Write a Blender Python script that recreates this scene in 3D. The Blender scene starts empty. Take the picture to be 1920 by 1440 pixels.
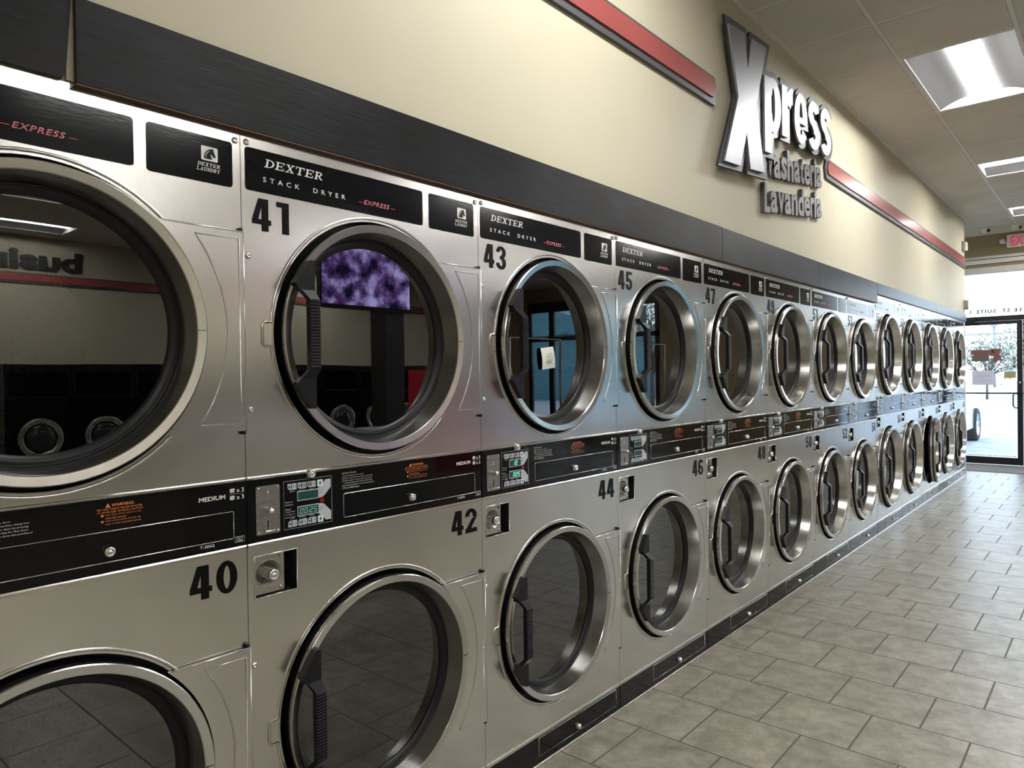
import bpy, math, random
from mathutils import Matrix, Vector
random.seed(7)
D = bpy.data
COL = bpy.context.scene.collection
PI = math.pi

# ------------------------------------------------------------------ materials
def new_mat(name):
    m = D.materials.new(name); m.use_nodes = True
    nt = m.node_tree; b = nt.nodes['Principled BSDF']
    return m, nt, b

def N(nt, typ, **kw):
    n = nt.nodes.new(typ)
    for k, v in kw.items():
        if k in n.inputs: n.inputs[k].default_value = v
        else: setattr(n, k, v)
    return n

def c4(c): return (c[0], c[1], c[2], 1.0)

def simple(name, col, rough=0.5, metal=0.0, spec=0.5, noise=0.0, nscale=8.0, bump=0.0, bscale=60.0, coat=0.0, stretch=(1, 1, 1), emit=None, estr=0.0):
    m, nt, b = new_mat(name)
    b.inputs['Base Color'].default_value = c4(col)
    b.inputs['Roughness'].default_value = rough
    b.inputs['Metallic'].default_value = metal
    b.inputs['Specular IOR Level'].default_value = spec
    b.inputs['Coat Weight'].default_value = coat
    b.inputs['Coat Roughness'].default_value = 0.08
    if emit:
        b.inputs['Emission Color'].default_value = c4(emit)
        b.inputs['Emission Strength'].default_value = estr
    tc = N(nt, 'ShaderNodeTexCoord'); mp = N(nt, 'ShaderNodeMapping'); mp.inputs['Scale'].default_value = stretch
    nt.links.new(tc.outputs['Object'], mp.inputs['Vector'])
    if noise > 0 or bump == 0:
        n = N(nt, 'ShaderNodeTexNoise'); n.inputs['Scale'].default_value = nscale; n.inputs['Detail'].default_value = 4
        nt.links.new(mp.outputs[0], n.inputs['Vector'])
        mx = N(nt, 'ShaderNodeMixRGB', blend_type='MULTIPLY'); mx.inputs[0].default_value = 1.0
        mx.inputs[1].default_value = c4(col)
        rp = N(nt, 'ShaderNodeMapRange'); rp.inputs[1].default_value = 0.3; rp.inputs[2].default_value = 0.7
        nz = max(noise, 0.02)
        rp.inputs[3].default_value = 1 - nz; rp.inputs[4].default_value = 1 + nz * 0.5
        nt.links.new(n.outputs['Fac'], rp.inputs[0]); nt.links.new(rp.outputs[0], mx.inputs[2])
        nt.links.new(mx.outputs[0], b.inputs['Base Color'])
    if bump > 0:
        n2 = N(nt, 'ShaderNodeTexNoise'); n2.inputs['Scale'].default_value = bscale; n2.inputs['Detail'].default_value = 3
        nt.links.new(mp.outputs[0], n2.inputs['Vector'])
        bp = N(nt, 'ShaderNodeBump'); bp.inputs['Strength'].default_value = bump; bp.inputs['Distance'].default_value = 0.002
        nt.links.new(n2.outputs['Fac'], bp.inputs['Height']); nt.links.new(bp.outputs[0], b.inputs['Normal'])
    return m

def steel(name, col, rough, r_var=0.06, stretch=(3, 3, 220), bump=0.03, aniso=0.0, bigbump=0.0):
    m, nt, b = new_mat(name)
    b.inputs['Metallic'].default_value = 1.0
    tc = N(nt, 'ShaderNodeTexCoord'); mp = N(nt, 'ShaderNodeMapping'); mp.inputs['Scale'].default_value = stretch
    nt.links.new(tc.outputs['Object'], mp.inputs['Vector'])
    n = N(nt, 'ShaderNodeTexNoise'); n.inputs['Scale'].default_value = 4.0; n.inputs['Detail'].default_value = 5
    nt.links.new(mp.outputs[0], n.inputs['Vector'])
    rr = N(nt, 'ShaderNodeMapRange'); rr.inputs[1].default_value = .3; rr.inputs[2].default_value = .7
    rr.inputs[3].default_value = rough - r_var; rr.inputs[4].default_value = rough + r_var
    nt.links.new(n.outputs['Fac'], rr.inputs[0]); nt.links.new(rr.outputs[0], b.inputs['Roughness'])
    n3 = N(nt, 'ShaderNodeTexNoise'); n3.inputs['Scale'].default_value = 5.0; n3.inputs['Detail'].default_value = 6
    nt.links.new(tc.outputs['Object'], n3.inputs['Vector'])
    cr = N(nt, 'ShaderNodeMapRange'); cr.inputs[1].default_value = .3; cr.inputs[2].default_value = .7
    cr.inputs[3].default_value = .93; cr.inputs[4].default_value = 1.04
    nt.links.new(n3.outputs['Fac'], cr.inputs[0])
    mx = N(nt, 'ShaderNodeMixRGB', blend_type='MULTIPLY'); mx.inputs[0].default_value = 1.0; mx.inputs[1].default_value = c4(col)
    nt.links.new(cr.outputs[0], mx.inputs[2]); nt.links.new(mx.outputs[0], b.inputs['Base Color'])
    bp = N(nt, 'ShaderNodeBump'); bp.inputs['Strength'].default_value = bump; bp.inputs['Distance'].default_value = 0.001
    nt.links.new(n.outputs['Fac'], bp.inputs['Height'])
    last = bp
    if bigbump > 0:
        n4 = N(nt, 'ShaderNodeTexNoise'); n4.inputs['Scale'].default_value = 2.2; n4.inputs['Detail'].default_value = 1
        nt.links.new(tc.outputs['Object'], n4.inputs['Vector'])
        b2 = N(nt, 'ShaderNodeBump'); b2.inputs['Strength'].default_value = bigbump; b2.inputs['Distance'].default_value = 0.01
        nt.links.new(n4.outputs['Fac'], b2.inputs['Height']); nt.links.new(bp.outputs[0], b2.inputs['Normal'])
        last = b2
    nt.links.new(last.outputs[0], b.inputs['Normal'])
    if aniso > 0:
        b.inputs['Anisotropic'].default_value = aniso
        tg = N(nt, 'ShaderNodeTangent', direction_type='RADIAL', axis='Z')
        nt.links.new(tg.outputs[0], b.inputs['Tangent'])
    return m

M = {}
M['steel'] = steel('brushed_steel', (.69, .675, .64), .23, r_var=.004, bump=.0, aniso=.45, bigbump=.012)
M['steel_ring'] = steel('polished_steel', (.60, .595, .575), .20, r_var=.02, stretch=(60, 8, 8), bump=.0)
M['steel_trim'] = steel('steel_trim', (.70, .68, .64), .22)
M['steel_dark'] = steel('worn_steel', (.42, .41, .39), .30)
M['chrome'] = steel('chrome', (.80, .79, .77), .12, r_var=.02, bump=0.01)
M['black_gloss'] = simple('black_gloss', (.003, .003, .004), .06, spec=.26, noise=.1, nscale=3)
M['plate_black'] = simple('plate_black', (.006, .006, .008), .12, spec=.20, noise=.3, nscale=3, bump=.03, bscale=30, stretch=(1, 1, 6))
M['rubber'] = simple('rubber', (.009, .009, .012), .38, spec=.3, noise=.2)
M['plastic'] = simple('black_plastic', (.008, .008, .011), .36, spec=.28, noise=.2, nscale=20)
M['dark'] = simple('dark_recess', (.008, .008, .008), .8)
M['cabinet'] = simple('cabinet_metal', (.10, .10, .10), .6)
M['decal_black'] = simple('decal_black', (.004, .004, .005), .28, spec=.15, noise=.1, nscale=30)
M['white_ink'] = simple('white_ink', (.78, .78, .77), .5)
M['grey_ink'] = simple('grey_ink', (.45, .46, .48), .5)
M['orange_ink'] = simple('orange_ink', (.75, .22, .05), .5)
M['red_ink'] = simple('red_ink', (.62, .05, .10), .4)
M['pink_ink'] = simple('pink_ink', (.85, .38, .42), .4)
M['key_grey'] = simple('key_grey', (.50, .53, .60), .45)
M['key_white'] = simple('key_white', (.80, .82, .80), .45)
M['key_green'] = simple('key_green', (.02, .32, .12), .45)
M['lcd'] = simple('lcd_green', (.015, .07, .06), .2)
M['lcd_digit'] = simple('lcd_digit', (.2, .9, .6), .4, emit=(.35, 1.0, .75), estr=1.1)
M['lcd_faint'] = simple('lcd_faint', (.25, .5, .42), .4, emit=(.35, .8, .65), estr=.25)
M['key_red'] = simple('key_red', (.8, .12, .14), .4, emit=(1, .2, .25), estr=.5)
M['red_window'] = simple('red_window', (.25, .01, .01), .2)
M['sign_grey'] = simple('sign_grey', (.115, .115, .125), .42, noise=.08, metal=.3)
M['sign_edge'] = simple('sign_edge', (.02, .02, .022), .5)
M['sign_silver'] = steel('sign_silver', (.38, .39, .42), .48, r_var=.02, stretch=(3, 3, 3), bump=.0)
M['sign_red'] = simple('sign_red', (.36, .085, .080), .30, spec=.6, noise=.12, nscale=3, coat=.3)
M['tbar'] = simple('tbar_white', (.80, .78, .74), .5)
M['trim_white'] = simple('trim_white', (.60, .58, .53), .5, noise=.08)
M['white_plastic'] = simple('white_plastic', (.84, .82, .76), .4, noise=.05)
M['beige_plastic'] = simple('beige_plastic', (.36, .33, .25), .5, noise=.05)
M['reflector'] = simple('reflector_white', (.17, .17, .175), .6, spec=.1)
M['alu_black'] = simple('black_aluminium', (.012, .011, .012), .35, noise=.2, spec=.4)
M['brown_sticker'] = simple('brown_sticker', (.20, .075, .07), .6, noise=.1)
M['olive_sticker'] = simple('olive_sticker', (.13, .11, .085), .6, noise=.1)
M['paper'] = simple('paper_lavender', (.62, .62, .80), .7, noise=.04)
M['paper_white'] = simple('paper_white', (.75, .76, .70), .7, noise=.04)
M['gold_paper'] = simple('gold_paper', (.36, .34, .17), .6, noise=.1)
M['exit_red'] = simple('exit_red', (.75, .03, .10), .4, emit=(1, .06, .18), estr=.35)
M['asphalt'] = simple('asphalt', (.42, .42, .42), .9, noise=.25, nscale=3)
M['curb'] = simple('concrete', (.55, .55, .53), .9, noise=.2, nscale=6)
M['tire'] = simple('tire_rubber', (.02, .02, .02), .85, bump=.5, bscale=40)
M['car_white'] = simple('car_white', (.80, .80, .80), .25, coat=.6)
M['car_glass'] = simple('car_glass', (.03, .035, .04), .06)
M['alloy'] = steel('alloy', (.75, .75, .76), .25)
M['foliage'] = simple('foliage', (.22, .24, .19), .8, noise=.5, nscale=5)
M['bark'] = simple('bark', (.14, .10, .07), .9, noise=.4, nscale=10)
M['pole'] = simple('pole_grey', (.30, .30, .31), .5)
M['street_green'] = simple('street_green', (.02, .32, .20), .5)
M['cone'] = simple('cone_orange', (.85, .22, .03), .5)
M['teal_metal'] = simple('teal_metal', (.06, .20, .24), .5, noise=.15, nscale=2, stretch=(20, 1, 1))
M['brick'] = simple('far_brick', (.30, .16, .11), .8, noise=.3, nscale=6)
M['basket'] = simple('basket_white', (.75, .75, .76), .4)
M['laminate'] = simple('table_laminate', (.48, .47, .45), .35, noise=.1)
M['red_cloth'] = simple('red_plastic', (.55, .03, .05), .35)
M['sky_blue'] = simple('poster_blue', (.10, .22, .45), .5, noise=.4, nscale=6)

# floor tile
def floor_mat():
    m, nt, b = new_mat('floor_tile')
    tc = N(nt, 'ShaderNodeTexCoord'); mp = N(nt, 'ShaderNodeMapping')
    mp.inputs['Location'].default_value = (-.148 + .333 * 6, -1.520 + .333 * 24, 0)
    nt.links.new(tc.outputs['Object'], mp.inputs['Vector'])
    br = N(nt, 'ShaderNodeTexBrick'); br.offset = .5; br.offset_frequency = 2; br.squash = 1
    br.inputs['Scale'].default_value = 1.0; br.inputs['Brick Width'].default_value = .3305; br.inputs['Row Height'].default_value = .3335
    br.inputs['Mortar Size'].default_value = .0035; br.inputs['Mortar Smooth'].default_value = .15
    br.inputs['Color1'].default_value = (.9, .9, .9, 1); br.inputs['Color2'].default_value = (1.05, 1.05, 1.05, 1); br.inputs['Mortar'].default_value = (0, 0, 0, 1)
    nt.links.new(mp.outputs[0], br.inputs['Vector'])
    n1 = N(nt, 'ShaderNodeTexNoise'); n1.inputs['Scale'].default_value = 9; n1.inputs['Detail'].default_value = 12; n1.inputs['Roughness'].default_value = .74
    n1.inputs['Distortion'].default_value = .25
    nt.links.new(tc.outputs['Object'], n1.inputs['Vector'])
    ramp = N(nt, 'ShaderNodeValToRGB'); cr = ramp.color_ramp
    cr.elements[0].position = .33; cr.elements[0].color = (.150, .134, .100, 1)
    cr.elements[1].position = .68; cr.elements[1].color = (.390, .370, .305, 1)
    e = cr.elements.new(.5); e.color = (.262, .242, .190, 1)
    nt.links.new(n1.outputs['Fac'], ramp.inputs[0])
    mul = N(nt, 'ShaderNodeMixRGB', blend_type='MULTIPLY'); mul.inputs[0].default_value = 1
    nt.links.new(ramp.outputs[0], mul.inputs[1]); nt.links.new(br.outputs['Color'], mul.inputs[2])
    mix = N(nt, 'ShaderNodeMixRGB'); mix.inputs[2].default_value = (.11, .10, .085, 1)
    nt.links.new(br.outputs['Fac'], mix.inputs[0]); nt.links.new(mul.outputs[0], mix.inputs[1])
    nt.links.new(mix.outputs[0], b.inputs['Base Color'])
    rr = N(nt, 'ShaderNodeMapRange'); rr.inputs[3].default_value = .26; rr.inputs[4].default_value = .40
    nt.links.new(n1.outputs['Fac'], rr.inputs[0])
    ra = N(nt, 'ShaderNodeMath', operation='ADD'); nt.links.new(rr.outputs[0], ra.inputs[0])
    rm = N(nt, 'ShaderNodeMath', operation='MULTIPLY'); rm.inputs[1].default_value = .5
    nt.links.new(br.outputs['Fac'], rm.inputs[0]); nt.links.new(rm.outputs[0], ra.inputs[1])
    nt.links.new(ra.outputs[0], b.inputs['Roughness'])
    inv = N(nt, 'ShaderNodeMath', operation='SUBTRACT'); inv.inputs[0].default_value = 1; nt.links.new(br.outputs['Fac'], inv.inputs[1])
    b1 = N(nt, 'ShaderNodeBump'); b1.inputs['Strength'].default_value = .8; b1.inputs['Distance'].default_value = .004
    nt.links.new(inv.outputs[0], b1.inputs['Height'])
    b2 = N(nt, 'ShaderNodeBump'); b2.inputs['Strength'].default_value = .25; b2.inputs['Distance'].default_value = .003
    nt.links.new(n1.outputs['Fac'], b2.inputs['Height']); nt.links.new(b1.outputs[0], b2.inputs['Normal'])
    nt.links.new(b2.outputs[0], b.inputs['Normal'])
    b.inputs['Specular IOR Level'].default_value = .6
    return m
M['floor'] = floor_mat()

def wall_mat(name, col, rough=.45):
    m = simple(name, col, rough, noise=.05, nscale=1.3, bump=.12, bscale=55, spec=.22)
    return m
M['wall'] = wall_mat('cream_wall', (.565, .528, .402), .55)
M['wall_tan'] = wall_mat('tan_wall', (.28, .225, .135), .5)
M['tile'] = simple('ceiling_tile', (.74, .71, .65), .9, noise=.08, nscale=2.5, bump=.5, bscale=140)

def board_mat():
    m, nt, b = new_mat('black_painted_board')
    tc = N(nt, 'ShaderNodeTexCoord'); mp = N(nt, 'ShaderNodeMapping'); mp.inputs['Scale'].default_value = (1, 3, 45)
    nt.links.new(tc.outputs['Object'], mp.inputs['Vector'])
    n = N(nt, 'ShaderNodeTexNoise'); n.inputs['Scale'].default_value = 2.2; n.inputs['Detail'].default_value = 8; n.inputs['Roughness'].default_value = .7
    nt.links.new(mp.outputs[0], n.inputs['Vector'])
    n2 = N(nt, 'ShaderNodeTexNoise'); n2.inputs['Scale'].default_value = 3; n2.inputs['Detail'].default_value = 3
    nt.links.new(tc.outputs['Object'], n2.inputs['Vector'])
    ad = N(nt, 'ShaderNodeMath', operation='MULTIPLY'); nt.links.new(n.outputs['Fac'], ad.inputs[0]); nt.links.new(n2.outputs['Fac'], ad.inputs[1])
    rp = N(nt, 'ShaderNodeValToRGB'); rp.color_ramp.elements[0].position = .2; rp.color_ramp.elements[0].color = (.004, .004, .005, 1)
    rp.color_ramp.elements[1].position = .42; rp.color_ramp.elements[1].color = (.016, .018, .026, 1)
    nt.links.new(ad.outputs[0], rp.inputs[0]); nt.links.new(rp.outputs[0], b.inputs['Base Color'])
    b.inputs['Roughness'].default_value = .33
    b.inputs['Specular IOR Level'].default_value = .25
    bp = N(nt, 'ShaderNodeBump'); bp.inputs['Strength'].default_value = .6; bp.inputs['Distance'].default_value = .0015
    nt.links.new(n.outputs['Fac'], bp.inputs['Height']); nt.links.new(bp.outputs[0], b.inputs['Normal'])
    return m
M['board'] = board_mat()
M['brown_edge'] = simple('brown_board_edge', (.10, .045, .015), .6)

def glass_mat(name, tint, ior=1.6, rough=0.0):
    m = D.materials.new(name); m.use_nodes = True; nt = m.node_tree
    for n in list(nt.nodes): nt.nodes.remove(n)
    o = N(nt, 'ShaderNodeOutputMaterial'); mx = N(nt, 'ShaderNodeMixShader')
    t = N(nt, 'ShaderNodeBsdfTransparent'); t.inputs[0].default_value = c4(tint)
    g = N(nt, 'ShaderNodeBsdfGlossy'); g.inputs['Roughness'].default_value = rough; g.inputs['Color'].default_value = (1, 1, 1, 1)
    f = N(nt, 'ShaderNodeFresnel'); f.inputs['IOR'].default_value = ior
    tc = N(nt, 'ShaderNodeTexCoord'); n = N(nt, 'ShaderNodeTexNoise'); n.inputs['Scale'].default_value = 2.0
    nt.links.new(tc.outputs['Object'], n.inputs['Vector'])
    bp = N(nt, 'ShaderNodeBump'); bp.inputs['Strength'].default_value = .03; bp.inputs['Distance'].default_value = .01
    nt.links.new(n.outputs['Fac'], bp.inputs['Height']); nt.links.new(bp.outputs[0], g.inputs['Normal'])
    nt.links.new(f.outputs[0], mx.inputs[0]); nt.links.new(t.outputs[0], mx.inputs[1]); nt.links.new(g.outputs[0], mx.inputs[2])
    nt.links.new(mx.outputs[0], o.inputs['Surface'])
    return m
M['door_glass'] = glass_mat('dryer_glass', (.32, .33, .33), 2.1)
M['window_glass'] = glass_mat('window_glass', (.93, .96, .96), 1.45)

def emis_mat(name, col, s):
    m = D.materials.new(name); m.use_nodes = True; nt = m.node_tree
    for n in list(nt.nodes): nt.nodes.remove(n)
    o = N(nt, 'ShaderNodeOutputMaterial'); e = N(nt, 'ShaderNodeEmission'); e.inputs[0].default_value = c4(col); e.inputs[1].default_value = s
    tc = N(nt, 'ShaderNodeTexCoord'); n = N(nt, 'ShaderNodeTexNoise'); n.inputs['Scale'].default_value = 1.0
    mp = N(nt, 'ShaderNodeMapRange'); mp.inputs[3].default_value = s * .95; mp.inputs[4].default_value = s * 1.05
    nt.links.new(tc.outputs['Object'], n.inputs['Vector']); nt.links.new(n.outputs['Fac'], mp.inputs[0]); nt.links.new(mp.outputs[0], e.inputs[1])
    nt.links.new(e.outputs[0], o.inputs['Surface'])
    return m
LAMP = 66.0
M['lamp'] = emis_mat('lamp_lens', (1.0, .985, .95), LAMP)

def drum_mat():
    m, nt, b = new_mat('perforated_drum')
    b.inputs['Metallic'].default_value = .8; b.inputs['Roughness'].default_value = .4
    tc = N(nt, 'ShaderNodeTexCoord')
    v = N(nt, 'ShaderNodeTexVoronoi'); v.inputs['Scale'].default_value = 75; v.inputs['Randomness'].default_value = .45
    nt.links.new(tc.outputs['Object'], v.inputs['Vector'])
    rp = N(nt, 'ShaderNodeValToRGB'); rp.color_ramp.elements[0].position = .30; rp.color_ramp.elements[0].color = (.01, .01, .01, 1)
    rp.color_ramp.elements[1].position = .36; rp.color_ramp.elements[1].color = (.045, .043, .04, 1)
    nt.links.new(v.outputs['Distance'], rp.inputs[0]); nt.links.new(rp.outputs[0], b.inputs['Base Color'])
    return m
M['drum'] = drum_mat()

def mat_mat():
    m, nt, b = new_mat('ribbed_entry_mat')
    tc = N(nt, 'ShaderNodeTexCoord'); w = N(nt, 'ShaderNodeTexWave', bands_direction='DIAGONAL'); w.inputs['Scale'].default_value = 14; w.inputs['Distortion'].default_value = .4
    nt.links.new(tc.outputs['Object'], w.inputs['Vector'])
    rp = N(nt, 'ShaderNodeValToRGB'); rp.color_ramp.elements[0].color = (.13, .125, .12, 1); rp.color_ramp.elements[1].color = (.33, .32, .31, 1)
    nt.links.new(w.outputs['Fac'], rp.inputs[0]); nt.links.new(rp.outputs[0], b.inputs['Base Color']); b.inputs['Roughness'].default_value = .9
    return m
M['mat'] = mat_mat()

def tv_mat():
    m = D.materials.new('tv_picture'); m.use_nodes = True; nt = m.node_tree
    for n in list(nt.nodes): nt.nodes.remove(n)
    o = N(nt, 'ShaderNodeOutputMaterial'); e = N(nt, 'ShaderNodeEmission')
    tc = N(nt, 'ShaderNodeTexCoord'); n = N(nt, 'ShaderNodeTexNoise'); n.inputs['Scale'].default_value = 6; n.inputs['Detail'].default_value = 5
    nt.links.new(tc.outputs['Object'], n.inputs['Vector'])
    rp = N(nt, 'ShaderNodeValToRGB'); c = rp.color_ramp
    c.elements[0].position = .38; c.elements[0].color = (.01, .01, .03, 1); c.elements[1].position = .7; c.elements[1].color = (.55, .5, 1, 1)
    x = c.elements.new(.5); x.color = (.12, .06, .22, 1)
    nt.links.new(n.outputs['Fac'], rp.inputs[0]); nt.links.new(rp.outputs[0], e.inputs[0]); e.inputs[1].default_value = 3.6
    nt.links.new(e.outputs[0], o.inputs['Surface'])
    return m
M['tv'] = tv_mat()

# ------------------------------------------------------------------ mesh builder
class MB:
    def __init__(s): s.v = []; s.f = []; s.sm = []
    def add(s, vs, fs, smooth=False):
        o = len(s.v); s.v += [tuple(p) for p in vs]; s.f += [tuple(i + o for i in f) for f in fs]; s.sm += [smooth] * len(fs); return s
    def box(s, x0, x1, y0, y1, z0, z1):
        vs = [(x, y, z) for x in (x0, x1) for y in (y0, y1) for z in (z0, z1)]
        return s.add(vs, [(0, 1, 3, 2), (4, 6, 7, 5), (0, 4, 5, 1), (2, 3, 7, 6), (0, 2, 6, 4), (1, 5, 7, 3)])
    def bbox(s, x0, x1, y0, y1, z0, z1, b=.002):
        # box with chamfered front (x1) edges
        v = []
        for (x, i) in ((x0, 0), (x1 - b, 0), (x1, b)):
            v += [(x, y0 + i, z0 + i), (x, y1 - i, z0 + i), (x, y1 - i, z1 - i), (x, y0 + i, z1 - i)]
        f = [(3, 2, 1, 0), (8, 9, 10, 11)]
        for k in (0, 4):
            for i in range(4): j = (i + 1) % 4; f.append((k + i, k + j, k + 4 + j, k + 4 + i))
        return s.add(v, f)
    def prism(s, pts, x0, x1):
        n = len(pts)
        a = sum(pts[i][0] * pts[(i + 1) % n][1] - pts[(i + 1) % n][0] * pts[i][1] for i in range(n))
        if a < 0: pts = pts[::-1]
        vs = [(x0, p[0], p[1]) for p in pts] + [(x1, p[0], p[1]) for p in pts]
        fs = [tuple(range(n - 1, -1, -1)), tuple(range(n, 2 * n))] + [(i, (i + 1) % n, n + (i + 1) % n, n + i) for i in range(n)]
        return s.add(vs, fs)
    def face(s, pts, x):
        n = len(pts)
        a = sum(pts[i][0] * pts[(i + 1) % n][1] - pts[(i + 1) % n][0] * pts[i][1] for i in range(n))
        if a < 0: pts = pts[::-1]
        x = x + 2.5e-5 * (len(s.f) % 8)   # overlapping strokes never share a plane
        return s.add([(x, p[0], p[1]) for p in pts], [tuple(range(n))])
    def rrect(s, y0, y1, z0, z1, r, x0, x1=None, n=5):
        pts = []
        for cy, cz, a in ((y1 - r, z1 - r, 0), (y0 + r, z1 - r, 90), (y0 + r, z0 + r, 180), (y1 - r, z0 + r, 270)):
            for k in range(n + 1):
                t = math.radians(a + 90 * k / n); pts.append((cy + r * math.cos(t), cz + r * math.sin(t)))
        return s.face(pts, x0) if x1 is None else s.prism(pts, x0, x1)
    def lathe(s, prof, cy, cz, n=96, smooth=True, close=False):
        # prof: (x, r) list; revolve about the X axis through (cy, cz)
        vs = []; fs = []
        for (x, r) in prof:
            for k in range(n):
                t = 2 * PI * k / n; vs.append((x, cy + r * math.cos(t), cz + r * math.sin(t)))
        for i in range(len(prof) - 1):
            for k in range(n):
                j = (k + 1) % n; fs.append((i * n + k, i * n + j, (i + 1) * n + j, (i + 1) * n + k))
        return s.add(vs, fs, smooth)
    def disc(s, x, r, cy, cz, n=96):
        return s.add([(x, cy + r * math.cos(2 * PI * k / n), cz + r * math.sin(2 * PI * k / n)) for k in range(n)], [tuple(range(n))])
    def cyl(s, p0, p1, r, n=12, r1=None, smooth=True):
        p0 = Vector(p0); p1 = Vector(p1); d = (p1 - p0).normalized(); r1 = r if r1 is None else r1
        u = d.orthogonal().normalized(); w = d.cross(u)
        vs = [p0 + (u * math.cos(2 * PI * k / n) + w * math.sin(2 * PI * k / n)) * r for k in range(n)]
        vs += [p1 + (u * math.cos(2 * PI * k / n) + w * math.sin(2 * PI * k / n)) * r1 for k in range(n)]
        s.add(vs, [(k, (k + 1) % n, n + (k + 1) % n, n + k) for k in range(n)], smooth)
        o = len(s.v) - 2 * n
        s.f += [tuple(o + k for k in range(n - 1, -1, -1)), tuple(o + n + k for k in range(n))]; s.sm += [False, False]
        return s
    def tube(s, pts, r, n=8, closed=False):
        P = [Vector(p) for p in pts]; m = len(P); rings = []
        for i in range(m):
            a = P[(i - 1) % m] if (closed or i > 0) else P[i]; b = P[(i + 1) % m] if (closed or i < m - 1) else P[i]
            d = (b - a).normalized(); u = Vector((1, 0, 0)) if abs(d.x) < .9 else Vector((0, 0, 1))
            u = (u - d * u.dot(d)).normalized(); w = d.cross(u)
            rings.append([P[i] + (u * math.cos(2 * PI * k / n) + w * math.sin(2 * PI * k / n)) * r for k in range(n)])
        vs = [q for rg in rings for q in rg]; fs = []
        for i in range(m if closed else m - 1):
            j = (i + 1) % m
            for k in range(n): fs.append((i * n + k, i * n + (k + 1) % n, j * n + (k + 1) % n, j * n + k))
        s.add(vs, fs, True)
        if not closed:
            o = len(s.v) - m * n
            s.f += [tuple(o + k for k in range(n - 1, -1, -1)), tuple(o + (m - 1) * n + k for k in range(n))]; s.sm += [False, False]
        return s
    def sphere(s, c, r, nu=16, nv=10, sz=1.0, v0=0.0, v1=1.0):
        vs = []; fs = []
        for i in range(nv + 1):
            p = PI * (v0 + (v1 - v0) * i / nv)
            for k in range(nu):
                t = 2 * PI * k / nu; vs.append((c[0] + r * math.sin(p) * math.cos(t), c[1] + r * math.sin(p) * math.sin(t), c[2] + r * sz * math.cos(p)))
        for i in range(nv):
            for k in range(nu): fs.append((i * nu + k, (i + 1) * nu + k, (i + 1) * nu + (k + 1) % nu, i * nu + (k + 1) % nu))
        return s.add(vs, fs, True)
    def plate_hole(s, y0, y1, z0, z1, cy, cz, R, x, n=96):
        ang = [2 * PI * k / n for k in range(n)]
        for (a, b) in ((y0, z0), (y1, z0), (y0, z1), (y1, z1)): ang.append(math.atan2(b - cz, a - cy) % (2 * PI))
        ang = sorted(set(round(a, 6) for a in ang)); vs = []
        for t in ang:
            c, q = math.cos(t), math.sin(t); k = 1e9
            if c > 1e-9: k = min(k, (y1 - cy) / c)
            if c < -1e-9: k = min(k, (y0 - cy) / c)
            if q > 1e-9: k = min(k, (z1 - cz) / q)
            if q < -1e-9: k = min(k, (z0 - cz) / q)
            vs += [(x, cy + R * c, cz + R * q), (x, cy + k * c, cz + k * q)]
        m = len(ang)
        return s.add(vs, [(2 * i, 2 * i + 1, 2 * ((i + 1) % m) + 1, 2 * ((i + 1) % m)) for i in range(m)])
    def xf(s, fn):
        s.v = [fn(p) for p in s.v]; return s
    def merge(s, o):
        return s.add([], []) if not o.v else s._m(o)
    def _m(s, o):
        k = len(s.v); s.v += o.v; s.f += [tuple(i + k for i in f) for f in o.f]; s.sm += o.sm; return s
    def mesh(s, name, mat):
        me = D.meshes.new(name); me.from_pydata([tuple(p) for p in s.v], [], s.f)
        me.polygons.foreach_set('use_smooth', s.sm); me.materials.append(mat if not isinstance(mat, str) else M[mat]); me.update()
        return me

def obj(name, me, parent=None, loc=None):
    o = D.objects.new(name, me); COL.objects.link(o)
    if parent: o.parent = parent
    if loc: o.location = loc
    return o
def mk(name, mb, mat, parent=None): return obj(name, mb.mesh(name, mat), parent)
def tag(o, label, cat, group=None):
    o['label'] = label; o['category'] = cat
    if group: o['group'] = group
    return o
def thing(name, label, cat, loc=(0, 0, 0), group=None, rz=0):
    o = D.objects.new(name, None); COL.objects.link(o); o.location = loc; o.rotation_euler = (0, 0, rz); o.empty_display_size = .1
    return tag(o, label, cat, group)
def struct(name, mb, mat):
    o = mk(name, mb, mat); o['kind'] = 'structure'; return o

# ------------------------------------------------------------------ lettering
_tc = {}
def glyphs(body, offset=0.0, res=3, spacing=1.0, extrude=0.0):
    key = (body, offset, res, spacing, extrude)
    if key in _tc: return _tc[key]
    cu = D.curves.new('lettering', 'FONT'); cu.body = body; cu.size = 1.0; cu.offset = offset; cu.resolution_u = res; cu.space_character = spacing
    cu.extrude = extrude; cu.fill_mode = 'BOTH'
    o = D.objects.new('tmp', cu); COL.objects.link(o)
    me = o.to_mesh(); vs = [tuple(v.co) for v in me.vertices]; fs = [tuple(p.vertices) for p in me.polygons]
    o.to_mesh_clear(); D.objects.remove(o); D.curves.remove(cu)
    _tc[key] = (vs, fs); return _tc[key]
def txt(mb, body, y0, y1, z0, z1, x, offset=0.0, slant=0.0, res=3, spacing=1.0, cap=True, depth=0.0, rise=0.0, mirror=False):
    """fit text in the box y0..y1 / z0..z1 on a plane facing +X"""
    vs, fs = glyphs(body, offset, res, spacing, .5 if depth else 0.0)
    ax = [v[0] for v in vs]; ay = [v[1] for v in vs]
    a0, a1, b0, b1 = min(ax), max(ax), min(ay), max(ay)
    sy = (y1 - y0) / (a1 - a0); sz = (z1 - z0) / (b1 - b0); out = []
    for v in vs:
        u = (v[0] - a0) * sy; w = (v[1] - b0) * sz
        if mirror: u = (y1 - y0) - u
        out.append((x + v[2] * depth, y0 + u + slant * w, z0 + w + rise * u))
    mb.add(out, fs); return mb

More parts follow.
